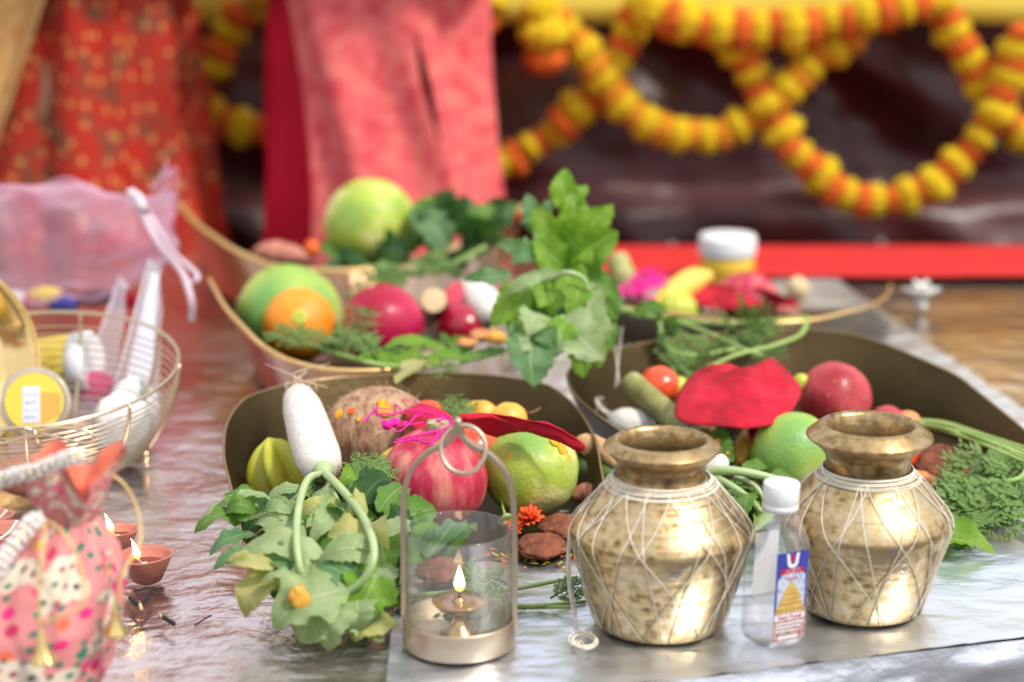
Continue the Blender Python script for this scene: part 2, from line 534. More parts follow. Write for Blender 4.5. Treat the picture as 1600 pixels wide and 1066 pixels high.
# ---- yellow banner on two poles above it
bn = thing('banner', (0, TARP_Y - .1, 0), 'plain yellow banner strip above the tarpaulin behind the garlands', 'banner')
zb = atd(1200, 36, TARP_Y - .16).z
def ban(u, v):
    x = -2.1 + 4.2 * u
    z = zb + .26 * v
    return V((x, TARP_Y - .16 + .008 * nz((x * 3, z * 6, 0), 1, 3), z + .006 * nz((x * 2, 0, 0), 1, 6)))
MB().grid(ban, 80, 8).build('cloth', mt['banner'], bn, solid=.003)
for x in (-2.12, 2.12):
    MB().tube([(x, TARP_Y - .14, 0), (x, TARP_Y - .14, zb + .3)], .02, 12).build('pole', mt['pole'], bn)
MB().tube([(-2.15, TARP_Y - .12, zb + .25), (2.15, TARP_Y - .12, zb + .25)], .012, 10).build('rail', mt['pole'], bn)

# ---- marigold garlands
def flower_mesh(name, mat, seed):
    b = MB()
    def fn(d):
        a = atan2(d.y, d.x); e = math.asin(max(-1, min(1, d.z)))
        return 1 + .09 * sin(a * 11 + seed) * cos(e) + .05 * sin(e * 14 + a * 3) + .14 * nz(d, 4.0, seed) + .07 * nz(d, 9.0, seed)
    b.ball((0, 0, 0), 1, (1, 1, .80), fn=fn, nu=36, nv=22)
    me = bpy.data.meshes.new(name)
    me.from_pydata(b.v, [], b.f)
    me.materials.append(mat)
    for p in me.polygons: p.use_smooth = True
    return me
FM = {k: [flower_mesh('marigold', mt['flower_' + n_], i * 3.1 + 1) for i in range(2)] for k, n_ in (('y', 'yellow'), ('o', 'orange'), ('a', 'amber'))}
GD = TARP_Y - .26
def garland(label, px, pattern, dia=54, gap=.47, d=GD, start=0):
    path = bez([atd(x, y, d) for x, y in px], 40 * (len(px) - 1))
    L = [0]
    for a, b in zip(path, path[1:]): L.append(L[-1] + (b - a).length)
    r0 = dia * mpp(path[0]) / 2
    step = 2 * r0 * gap
    t = thing('garland', path[len(path) // 2], label, 'garland', 'marigold garlands hung on the tarpaulin')
    MB().tube(path[::6] + [path[-1]], .002, 6).build('string', mt['string'], t)
    s = step / 2; i = start; j = 0
    while s < L[-1]:
        while L[j + 1] < s: j += 1
        f = (s - L[j]) / max(1e-9, L[j + 1] - L[j])
        p = path[j].lerp(path[j + 1], f); tg = (path[min(j + 1, len(path) - 1)] - path[j]).normalized()
        k = pattern[i % len(pattern)]
        o = bpy.data.objects.new('marigold', random.choice(FM[k]))
        COL.objects.link(o); o.parent = t
        sc = r0 * random.uniform(.86, 1.14) * (1.08 if k == 'y' else .96)
        o.location = p - ORG[t] + V((random.uniform(-.004, .004), random.uniform(-.008, .008), random.uniform(-.005, .005)))
        q = axis_to(tg, random.uniform(0, 6.28)).to_euler()
        o.rotation_euler = q; o.scale = (sc, sc * random.uniform(.9, 1.1), sc * random.uniform(.82, 1.05))
        s += step * (1.1 if k == 'y' else .9); i += 1
    return t
garland('thick yellow and orange marigold row running level along the banner', [(1005, 8), (1060, 32), (1130, 44), (1215, 44), (1300, 34), (1390, 16), (1440, 2)], 'yo', dia=62, gap=.46, d=GD - .03)
garland('shallow amber and yellow marigold swag dipping in the middle of the tarpaulin', [(845, -6), (880, 42), (930, 108), (985, 172), (1045, 205), (1115, 212), (1180, 185), (1240, 128), (1290, 82), (1335, 52)], 'ya', dia=53, gap=.47)
garland('yellow and orange marigold strand slanting down behind the pink saree', [(1010, -8), (990, 45), (955, 115), (905, 172), (850, 218), (790, 250), (700, 272), (600, 262), (500, 236), (430, 210)], 'yo', dia=53, gap=.47, d=GD + .04)
garland('marigold strand hanging between the two women', [(410, -20), (375, 20), (345, 70), (328, 118), (318, 160), (340, 192), (385, 205), (440, 206)], 'yo', dia=55, gap=.62, d=GD + .05)
garland('deep orange and yellow marigold loop sagging lowest of all', [(1148, 62), (1172, 110), (1205, 175), (1250, 245), (1305, 295), (1375, 315), (1440, 302), (1495, 255), (1540, 205), (1575, 130), (1596, 50)], 'yo', dia=53, gap=.47, d=GD - .01)
garland('short marigold strand crossing down at the far right of the tarpaulin', [(1462, -6), (1490, 50), (1522, 105), (1560, 165), (1605, 215), (1660, 245)], 'yo', dia=53, gap=.47, d=GD + .03)
garland('stub of orange and yellow marigolds beside the pink saree top', [(770, -14), (756, 20), (748, 60)], 'yoy', dia=52, gap=.6, d=GD)
tg = garland('dangling marigold tassel with big orange end flower', [(838, 0), (848, 40), (850, 100)], 'yyo', dia=60, gap=.58, d=GD - .05)

# ---- two women standing behind the table
def person(label, x, y, rz, hgt, skirt_mat, flare, seed, fold_n):
    t = thing('person', (x, y, 0), label, 'person')
    k = hgt / 1.62
    J = [('pel', (0, 0, .92), .13), ('abd', (0, 0, 1.06), .115), ('che', (0, 0, 1.22), .125), ('nek0', (0, .01, 1.35), .07), ('nek', (0, .005, 1.40), .048), ('hd0', (0, -.01, 1.47), .072), ('hd', (0, -.01, 1.53), .082), ('hd2', (0, .0, 1.585), .055),
         ('shL', (-.15, .01, 1.31), .055), ('elL', (-.20, -.10, 1.20), .036), ('wrL', (-.09, -.20, 1.30), .026), ('haL', (-.04, -.20, 1.36), .026),
         ('shR', (.15, .01, 1.31), .055), ('elR', (.20, -.10, 1.20), .036), ('wrR', (.09, -.20, 1.30), .026), ('haR', (.04, -.20, 1.36), .026),
         ('hiL', (-.085, 0, .86), .095), ('knL', (-.09, -.01, .48), .062), ('anL', (-.09, .01, .09), .038), ('toL', (-.10, -.13, .035), .03),
         ('hiR', (.085, 0, .86), .095), ('knR', (.09, -.01, .48), .062), ('anR', (.09, .01, .09), .038), ('toR', (.10, -.13, .035), .03)]
    E = [('pel', 'abd'), ('abd', 'che'), ('che', 'nek0'), ('nek0', 'nek'), ('nek', 'hd0'), ('hd0', 'hd'), ('hd', 'hd2'), ('che', 'shL'), ('shL', 'elL'), ('elL', 'wrL'), ('wrL', 'haL'),
         ('che', 'shR'), ('shR', 'elR'), ('elR', 'wrR'), ('wrR', 'haR'), ('pel', 'hiL'), ('hiL', 'knL'), ('knL', 'anL'), ('anL', 'toL'), ('pel', 'hiR'), ('hiR', 'knR'), ('knR', 'anR'), ('anR', 'toR')]
    for sd_ in ('L', 'R'):
        h = dict((a, b) for a, b, c in J)['ha' + sd_]; s = -1 if sd_ == 'L' else 1
        for i, (dx, dl) in enumerate(((-.024, .055), (-.008, .066), (.008, .062), (.022, .05))):
            a = 'f%s%d' % (sd_, i)
            J.append((a + 'a', (h[0] + dx, h[1] - .01, h[2] + .035), .0095)); J.append((a + 'b', (h[0] + dx * 1.2, h[1] - .022, h[2] + .035 + dl * .6), .0085)); J.append((a + 'c', (h[0] + dx * 1.2, h[1] - .04, h[2] + .035 + dl), .007))
            E += [('ha' + sd_, a + 'a'), (a + 'a', a + 'b'), (a + 'b', a + 'c')]
        J.append(('t' + sd_, (h[0] - s * .01, h[1] - .04, h[2] + .01), .011)); J.append(('u' + sd_, (h[0] - s * .012, h[1] - .065, h[2] + .03), .009))
        E += [('ha' + sd_, 't' + sd_), ('t' + sd_, 'u' + sd_)]
    idx = {a: i for i, (a, b, c) in enumerate(J)}
    R = Matrix.Rotation(rz, 3, 'Z')
    me = bpy.data.meshes.new('body')
    me.from_pydata([R @ (V(b) * k) for a, b, c in J], [(idx[a], idx[b]) for a, b in E], [])
    me.materials.append(mt['skin'])
    o = bpy.data.objects.new('body', me); COL.objects.link(o); o.parent = t
    sm = o.modifiers.new('skin', 'SKIN'); sm.use_smooth_shade = True
    for i, (a, b, c) in enumerate(J):
        me.skin_vertices[0].data[i].radius = (c * k, c * k)
        me.skin_vertices[0].data[i].use_root = (i == 0)
    ss = o.modifiers.new('sub', 'SUBSURF'); ss.levels = 1; ss.render_levels = 1
    O = V((x, y, 0))
    def W(p): return O + R @ (V(p) * k)
    # face and hair
    hb = MB(); hb.ball(W((0, .02, 1.55)), .098 * k, (1, 1.05, .95), fn=lambda d: 1 if (R.inverted() @ d).y > -.35 or d.z > .55 else .7); hb.ball(W((0, .12, 1.50)), .05 * k)
    hb.build('hair', mt['hair'], t)
    for s in (-1, 1):
        MB().ball(W((s * .032, -.083, 1.525)), .012 * k, (1.3, .7, .8), nu=12, nv=8).build('eye', mt['eye'], t)
        MB().ball(W((s * .086, .0, 1.51)), .02 * k, (.4, .8, 1.3), nu=12, nv=8).build('ear', mt['skin'], t)
    MB().ball(W((0, -.094, 1.50)), .014 * k, (.8, 1.1, 1.5), nu=12, nv=8).build('nose', mt['skin'], t)
    MB().ball(W((0, -.083, 1.462)), .018 * k, (1.3, .5, .45), nu=12, nv=8).build('mouth', mt['choli'], t)
    # blouse
    MB().lathe(O, [(.125 * k, 1.17 * k), (.135 * k, 1.19 * k), (.15 * k, 1.22 * k), (.145 * k, 1.29 * k), (.10 * k, 1.35 * k), (.066 * k, 1.375 * k)], 40, fn=lambda a, r, z: r * (1.1 + .12 * cos(2 * (a - rz)))).build('blouse', mt['choli'], t)
    # skirt
    def skirt(u, v):
        a = 2 * pi * u
        z = .02 + (1.24 * k - .02) * v
        r = interp(z, [0, .75, .95, 1.10, 1.25], flare)
        f = .030 * (1 - v * .6) * sin(a * fold_n + 2.2 * nz((cos(a), sin(a), z * .8), 1, seed)) + .016 * nz((cos(a) * 3, sin(a) * 3, z * 2), 1.3, seed)
        r2 = r + f
        return O + V((r2 * cos(a) * 1.12, r2 * sin(a) * .85, z))
    MB().grid(skirt, 140, 50, closeu=True).build('skirt', skirt_mat, t)
    return t, O
px0 = atd(165, 200, 3.30); px1 = atd(585, 200, 3.26)
p1, O1 = person('woman in orange red silk with gold dots and a gold shawl', px0.x - .02, 3.32, .2, 1.62, mt['motif_silk'], [.30, .175, .155, .145, .14], 4, 7)
p2, O2 = person('woman in deep red satin with a salmon pink brocade drape', px1.x, 3.28, -.1, 1.60, mt['red_satin'], [.28, .165, .158, .150, .145], 9, 6)
# salmon brocade fall over the front of the second woman's skirt (pleated sheet, with the red showing between)
def pallu(a0, a1, seed, z0, z1, off):
    def f(u, v):
        z = z0 + (z1 - z0) * v
        lo = a0(z); hi = a1(z)
        a = lo + (hi - lo) * u
        r = interp(z, [0, .75, .95, 1.08, 1.3], [.28, .168, .16, .152, .145]) + off
        r += .020 * sin(u * 9 + z * 2.5 + seed) * .5 + .016 * nz((u * 3, z * 2.4, seed), 1.4) + .03 * (1 - v) * .4
        return O2 + V((r * cos(a) * 1.12, r * sin(a) * .85, z))
    return f
D = radians
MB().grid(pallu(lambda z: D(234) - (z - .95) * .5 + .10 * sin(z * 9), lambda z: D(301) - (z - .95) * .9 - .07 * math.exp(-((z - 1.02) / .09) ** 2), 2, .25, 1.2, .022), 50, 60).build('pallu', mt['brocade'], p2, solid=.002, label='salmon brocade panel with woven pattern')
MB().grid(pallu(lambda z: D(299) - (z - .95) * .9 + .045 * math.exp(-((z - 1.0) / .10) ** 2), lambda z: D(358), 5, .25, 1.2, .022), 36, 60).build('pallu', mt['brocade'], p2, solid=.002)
# gold shawl of the first woman, hanging on her right side
def shawl(u, v):
    z = .30 + 1.06 * v
    xe = interp(z, [.3, .93, 1.145, 1.36], [-1.02, -.850, -.765, -.69])
    x = xe - .26 + .26 * u
    return V((x, 3.17 + .03 * sin(u * 14 + z * 2) + .10 * max(0, z - 1.15) + .02 * nz((x * 6, z * 3, 0), 1, 3), z))
MB().grid(shawl, 40, 50).build('shawl', mt['gold_cloth'], p1, solid=.002)

# ================================================================ brass, produce and leaf materials
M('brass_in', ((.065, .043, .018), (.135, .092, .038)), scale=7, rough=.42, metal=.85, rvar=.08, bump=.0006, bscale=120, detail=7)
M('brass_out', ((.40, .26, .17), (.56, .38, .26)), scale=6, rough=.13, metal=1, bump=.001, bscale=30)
M('brass_rim', ((.84, .55, .20), (.90, .62, .26)), scale=40, rough=.35, metal=.7)
def pot_mat(name, cols, stops, grime):
    m = bpy.data.materials.new(name); m.use_nodes = True
    n, l = m.node_tree.nodes, m.node_tree.links
    b = n['Principled BSDF']; b.inputs['Metallic'].default_value = .92
    tc = n.new('ShaderNodeTexCoord')
    def noise_(scale, st=(1, 1, 1), det=8, dist=0.0):
        mp = n.new('ShaderNodeMapping'); mp.inputs['Scale'].default_value = st; l.new(tc.outputs['Object'], mp.inputs[0])
        q = n.new('ShaderNodeTexNoise'); q.inputs['Scale'].default_value = scale; q.inputs['Detail'].default_value = det; q.inputs['Distortion'].default_value = dist
        l.new(mp.outputs[0], q.inputs['Vector']); return q.outputs['Fac']
    blot = noise_(22, det=10, dist=.5); line = noise_(30, (.5, .5, 9), 6); spot = noise_(120, det=6)
    def mth(op, a, c):
        q = n.new('ShaderNodeMath'); q.operation = op
        for i, x in enumerate((a, c)):
            if isinstance(x, (int, float)): q.inputs[i].default_value = x
            else: l.new(x, q.inputs[i])
        return q.outputs[0]
    f = mth('ADD', mth('MULTIPLY', blot, .42), mth('ADD', mth('MULTIPLY', line, .16), mth('MULTIPLY', spot, .42)))
    cr = n.new('ShaderNodeValToRGB'); e = cr.color_ramp.elements
    while len(e) < len(cols): e.new(.5)
    for i, c in enumerate(cols): e[i].position = stops[i]; e[i].color = (*c, 1)
    l.new(f, cr.inputs[0]); l.new(cr.outputs[0], b.inputs['Base Color'])
    mr = n.new('ShaderNodeMapRange'); mr.inputs[1].default_value = .35; mr.inputs[2].default_value = .62; mr.inputs[3].default_value = .52; mr.inputs[4].default_value = .27
    l.new(f, mr.inputs[0]); l.new(mr.outputs[0], b.inputs['Roughness'])
    h = mth('ADD', mth('MULTIPLY', line, .22), mth('ADD', mth('MULTIPLY', spot, .4), mth('MULTIPLY', blot, .7)))
    bp = n.new('ShaderNodeBump'); bp.inputs['Distance'].default_value = grime; bp.inputs['Strength'].default_value = 1
    l.new(h, bp.inputs['Height']); l.new(bp.outputs[0], b.inputs['Normal'])
    MATS[name] = m
pot_mat('pot_brass', ((.08, .05, .026), (.27, .18, .08), (.54, .40, .20), (.65, .51, .30), (.58, .51, .41)), (.34, .41, .48, .56, .64), .0014)
pot_mat('pot_neck', ((.11, .07, .035), (.30, .20, .095), (.48, .34, .16), (.62, .48, .27)), (.36, .46, .54, .66), .0009)
M('brass_edge', ((.34, .24, .12), (.44, .32, .17)), scale=40, rough=.35, metal=1)
M('lantern_metal', ((.52, .42, .30), (.58, .47, .34)), scale=30, rough=.38, metal=.9, bump=.0002, bscale=600)
M('lamp_brass', ((.45, .30, .12), (.7, .5, .24)), scale=60, rough=.25, metal=1)
M('water', ((.03, .03, .025),), rough=.02, spec=.8)
M('thread', ((.86, .77, .60), (.92, .86, .74)), scale=200, rough=.9)
M('magenta_thread', ((.80, .005, .26), (.88, .01, .36)), scale=100, rough=.7)
M('radish', ((.62, .55, .45), (.74, .70, .63), (.76, .73, .68)), scale=30, rough=.42, sss=.12, bump=.0016, bscale=90, stretch=(1, 1, 1), stops=[.28, .44, .7], speck=(110, .13, (.36, .24, .12), .35))
M('root_hair', ((.62, .50, .34),), rough=.8)
M('coconut', ((.21, .105, .055), (.42, .25, .145), (.54, .37, .23)), scale=60, rough=.9, bump=.0025, bscale=170, detail=9, stretch=(2.2, 2.2, .5))
M('turmeric', ((.85, .48, .01), (.80, .24, .01)), scale=120, rough=.9, bump=.001, bscale=300)
M('kumkum', ((.62, .05, .01), (.75, .16, .01)), scale=120, rough=.95, bump=.001, bscale=300)
M('starfruit', ((.38, .38, .02), (.52, .50, .045), (.42, .26, .03)), scale=22, rough=.35, sss=.15, stops=[.3, .6, .85])
M('pome', ((.36, .006, .03), (.55, .04, .085), (.72, .30, .22)), scale=22, rough=.38, spec=.35, bump=.0005, bscale=150, coat=.06, detail=8, stretch=(2.4, 2.4, .7), stops=[.34, .50, .72])
M('pome_hot', ((.36, .003, .03), (.52, .012, .075), (.68, .12, .16)), scale=14, spec=.35, rough=.4, coat=.06, detail=7, stops=[.36, .55, .78])
M('pome_dull', ((.32, .015, .025), (.50, .06, .07), (.60, .20, .12)), scale=16, spec=.35, rough=.4, coat=.1, detail=7, stops=[.34, .52, .75], speck=(150, .3, (.40, .22, .10), .35))
M('pomelo', ((.20, .38, .06), (.38, .48, .05), (.66, .66, .22), (.72, .70, .32)), scale=15, rough=.45, bump=.0010, bscale=260, coat=.05, detail=4, stops=[.32, .46, .58, .72], speck=(130, .22, (.42, .30, .06), .3))
M('pomelo_green', ((.16, .36, .08), (.32, .46, .07), (.64, .64, .22)), scale=14, rough=.45, bump=.0008, bscale=260, coat=.05, detail=4, stops=[.36, .52, .70], speck=(120, .20, (.36, .34, .10), .3))
M('orange_skin', ((.86, .25, .008), (.90, .34, .015)), scale=25, rough=.42, bump=.0012, bscale=330, coat=.1)
M('tomato', ((.72, .045, .012), (.80, .11, .02)), scale=14, rough=.28, coat=.3)
M('apple', ((.30, .004, .02), (.50, .012, .045), (.58, .05, .07)), scale=14, rough=.25, coat=.3, stops=[.3, .55, .8])
M('pear', ((.72, .30, .03), (.80, .45, .06), (.70, .16, .02)), scale=22, rough=.42, stops=[.3, .52, .75])
M('lime', ((.42, .50, .04), (.58, .58, .08)), scale=20, rough=.4)
M('banana', ((.80, .55, .06), (.86, .68, .18)), scale=18, rough=.5)
M('ginger', ((.48, .26, .11), (.66, .42, .2)), scale=40, rough=.8, bump=.002, bscale=150)
M('cucumber', ((.035, .09, .015), (.10, .19, .03)), scale=30, rough=.45, bump=.001, bscale=140)
M('sweet_potato', ((.42, .14, .10), (.55, .22, .15)), scale=40, rough=.7, bump=.001, bscale=120)
M('carrot', ((.72, .24, .08), (.78, .34, .14)), scale=40, rough=.6, bump=.001, bscale=160)
M('cookie', ((.085, .022, .010), (.22, .06, .024), (.34, .10, .04)), scale=55, rough=.75, bump=.004, bscale=170, detail=8, stops=[.3, .5, .72])
M('cane_skin', ((.10, .05, .03), (.26, .25, .07), (.42, .42, .16)), scale=24, rough=.5, stretch=(1, 1, .6), bump=.0008, bscale=120, stops=[.32, .5, .7])
M('cane_dark', ((.05, .018, .014), (.10, .035, .025)), scale=30, rough=.4)
M('cane_cut', ((.66, .47, .24), (.76, .60, .36)), scale=140, rough=.8)
M('stalk_dark', ((.16, .06, .03), (.24, .10, .05)), scale=60, rough=.7)
M('calyx', ((.30, .26, .12), (.46, .40, .24)), scale=80, rough=.8)
M('felt', ((.27, .002, .010), (.47, .005, .022), (.56, .012, .04)), scale=26, rough=.95, sheen=.0, bump=.0008, bscale=500, detail=7)
M('stem_pale', ((.30, .43, .17), (.42, .53, .26)), scale=18, rough=.4, sss=.1)
M('stem_green', ((.22, .36, .07), (.38, .50, .15)), scale=18, rough=.45)
M('petal_orange', ((.78, .07, .012), (.84, .16, .02)), scale=60, rough=.7)
M('flower_white', ((.90, .88, .82),), rough=.6, sss=.1)
leaf_mat('leaf_pale', (.27, .38, .16), (.44, .54, .28), (.52, .60, .34))
leaf_mat('leaf_yellow', (.42, .44, .13), (.58, .55, .22), (.62, .62, .34))
leaf_mat('leaf_mid', (.09, .22, .03), (.17, .32, .06), (.30, .44, .16))
leaf_mat('leaf_bright', (.15, .32, .025), (.25, .42, .05), (.38, .52, .16))
leaf_mat('leaf_blue', (.10, .23, .09), (.19, .33, .14), (.32, .45, .24))
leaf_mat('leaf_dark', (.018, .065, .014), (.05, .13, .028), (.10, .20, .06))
leaf_mat('frond', (.09, .19, .035), (.18, .29, .07), (.2, .3, .1), .25)
mt = MATS
ZT = T + .004

# ---------------------------------------------------------------- shape helpers
TOCAM = (CAM - V((0, 1.8, T))).normalized()
def leaf(parent, mat, a, b, w, lift=.012, nrm=None, lobes=0, ser=.10, curl=0.0, fold=.15, ruff=.25, seed=None, n=14, name='leaf'):
    """one blade from world point a (base) to b (tip), w = full width"""
    sd_ = random.random() * 50 if seed is None else seed
    a, b = V(a), V(b)
    N = V(nrm).normalized() if nrm is not None else (TOCAM * .55 + V((0, 0, .55)) + V((random.uniform(-.4, .4), random.uniform(-.3, .3), 0))).normalized()
    dl = (b - a); L = dl.length; d = dl.normalized()
    N = (N - d * N.dot(d)).normalized()
    S = d.cross(N).normalized()
    bend = random.uniform(-.10, .10) * L
    def mid(t):
        return a + dl * t + N * (lift * 4 * t * (1 - t) - curl * L * max(0, t - .55) ** 2 * 4) + S * bend * sin(pi * t)
    def half(t):
        base = (sin(pi * min(1, t ** .72 * .985 + .015)) ** .62) * (1 - .18 * t)
        if lobes:
            base *= (1 - .42 * (1 - t * .9) * abs(sin(pi * lobes * t + .5)) ** 1.5 * (1 if t < .78 else .3))
        return max(.02, base) * w / 2
    xs = (-1, -.66, -.33, 0, .33, .66, 1)
    nv = n
    m = MB(); vs = []; uv = []; fs = []
    for j in range(nv + 1):
        t = j / nv
        c = mid(t); h = half(t)
        for i, x in enumerate(xs):
            sg = 1 if x > 0 else -1
            ed_ = 1.0
            if abs(x) == 1: ed_ = 1 + ser * (1 if (j + (x > 0)) % 2 else -1) + .12 * nz((t * 5, x, sd_), 1)
            off = x * h * ed_
            cup = fold * abs(x) * h * 1.2
            r = ruff * h * (x * x) * nz((t * 4.2, x * 1.1, sd_), 1) * 2.2 + ruff * .35 * h * nz((t * 7, x * 2.5, sd_ + 9), 1)
            sweep = .10 * abs(x) * h
            vs.append(c + S * off + N * (cup + r) + d * sweep); uv.append((t, .5 + x * .5))
    W = len(xs)
    for j in range(nv):
        for i in range(W - 1):
            q = j * W + i
            fs.append([q, q + 1, q + 1 + W, q + W])
    m.add(vs, fs, uv)
    return m.build(name, mat, parent)

def stem(parent, mat, pts, r, name='stem', seg=10, n=22):
    p = bez(pts, n)
    k = len(p)
    rr = [r * (1.0 - .25 * i / (k - 1)) if not isinstance(r, (list, tuple)) else r[0] + (r[1] - r[0]) * i / (k - 1) for i in range(k)]
    return MB().tube(p, rr, seg).build(name, mat, parent)

def frond_mb(m, a, b, size, lift=.02, pairs=9, seed=0):
    """carrot-top / dill like feathery frond"""
    a, b = V(a), V(b); rnd = random.Random(seed)
    dl = b - a; L = dl.length; d = dl.normalized()
    N = (TOCAM * .5 + V((0, 0, .6))); N = (N - d * N.dot(d)).normalized(); S = d.cross(N)
    mid = lambda t: a + dl * t + N * lift * 4 * t * (1 - t)
    m.tube([mid(i / 8) for i in range(9)], [.0011 * (1 - .5 * i / 8) for i in range(9)], 5)
    for i in range(pairs):
        t = .12 + .86 * i / (pairs - 1)
        for s in (-1, 1):
            ln = size * (1 - .55 * abs(t - .4)) * rnd.uniform(.7, 1.15)
            dirv = (S * s * .9 + d * .65 + N * rnd.uniform(-.35, .35)).normalized()
            p0 = mid(t); 
            nsub = 4
            m.tube([p0, p0 + dirv * ln], [.0006, .0004], 4)
            sv = dirv.cross(N).normalized()
            for k in range(nsub):
                q = p0 + dirv * ln * (.25 + .78 * k / (nsub - 1))
                for s2 in (-1, 1):
                    l2 = ln * .46 * (1 - .10 * k) * rnd.uniform(.7, 1.2)
                    dd = (dirv * .8 + sv * s2 * .75 + N * rnd.uniform(-.4, .4)).normalized()
                    wv = dd.cross(N).normalized() * l2 * .27
                    o = len(m.v)
                    m.add([q, q + dd * l2 * .5 + wv, q + dd * l2 + N * l2 * .1, q + dd * l2 * .5 - wv], [[0, 1, 2, 3]])
    return m

def sheet(px_pts, zs, bulge=.004, rings=6, seed=1, amp=.003, sub=4, fl=(0, 0, 1)):
    """cloth-like patch from an outline of places"""
    P = [at(x, y, z) for (x, y), z in zip(px_pts, zs)]
    n = len(P); O = []
    for i in range(n):
        p0, p1, p2, p3 = P[i - 1], P[i], P[(i + 1) % n], P[(i + 2) % n]
        for k in range(sub):
            t = k / sub
            O.append(.5 * ((2 * p1) + (p2 - p0) * t + (2 * p0 - 5 * p1 + 4 * p2 - p3) * t * t + (3 * p1 - p0 - 3 * p2 + p3) * t ** 3))
    c = sum(O, V((0, 0, 0))) / len(O)
    N = V(fl)
    def f(u, v):
        i = int(round(u * len(O))) % len(O)
        p = O[i].lerp(c, v * .995)
        return p + N * (bulge * (1 - (1 - v) ** 2)) + N * min(1, .3 + v * 2.5) * (amp * nz(p, 28, seed) + amp * .7 * nz(p, 62, seed) + amp * .3 * nz(p, 140, seed))
    return MB().grid(f, len(O), rings, closeu=True)

def lump(seed, a=.05, s=2.0, b=.02, s2=6.0):
    return lambda d: 1 + a * nz(d, s, seed) + b * nz(d, s2, seed + 3)

def place(px, py, dpx, base):
    z = base + .03
    for _ in range(6):
        p = at(px, py, z); r = dpx / 2 * mpp(p); z = base + r
    return at(px, py, base + r), r
GF = {}
def fruit(name, label, cat, px, py, dpx, base, mat, sq=(1, 1, 1), tilt=(0, 0, 1), fn=None, group=None, seed=0, calyx=None, cmat='calyx'):
    c, r = place(px, py, dpx, base)
    ax = axis_to(tilt)
    fn = fn or lump(seed)
    o = MB().ball(c, r, sq, ax, fn, 40, 26).build(name, mt[mat], loc=c - V((0, 0, r)), label=label, cat=cat, group=group)
    if calyx == 'scar':
        m = MB()
        for k in range(6):
            an = k * pi / 3 + .3
            dv = V((cos(an) * .13, sin(an) * .13, sq[2] * .99))
            m.ball(c + ax @ (dv * r), r * .075, (1.4, 1.4, .35), ax, lump(k, .3, 3), 10, 6)
        m.ball(c + ax @ V((0, 0, r * sq[2])), r * .07, (1, 1, .8), ax, None, 12, 8)
        m.build('calyx', mt[cmat], o)
    if calyx == 'crown':
        m = MB()
        def cf(a, rr, z): return rr * (1 + .22 * sin(a * 6) * (z > r * (sq[2] + .05)))
        m.lathe(c, [(r * .20, r * (sq[2] - .06)), (r * .17, r * (sq[2] + .04)), (r * .21, r * (sq[2] + .16)), (r * .15, r * (sq[2] + .10)), (r * .08, r * (sq[2] + .0))], 30, ax, cf)
        m.build('calyx', mt[cmat], o)
    if calyx == 'stalk':
        p0 = c + ax @ V((0, 0, r * sq[2] * .96))
        stem(o, mt['stalk_dark'], [p0, p0 + ax @ V((r * .1, 0, r * .45)), p0 + ax @ V((r * .4, 0, r * .8))], [r * .09, r * .06], 'stalk')
    return o
def pomefn(seed):
    def f(d):
        a = atan2(d.y, d.x)
        return 1 + .018 * cos(5 * a + seed) * (1 - d.z ** 2) + .04 * nz(d, 1.6, seed) + (.03 if d.z > .93 else 0)
    return f

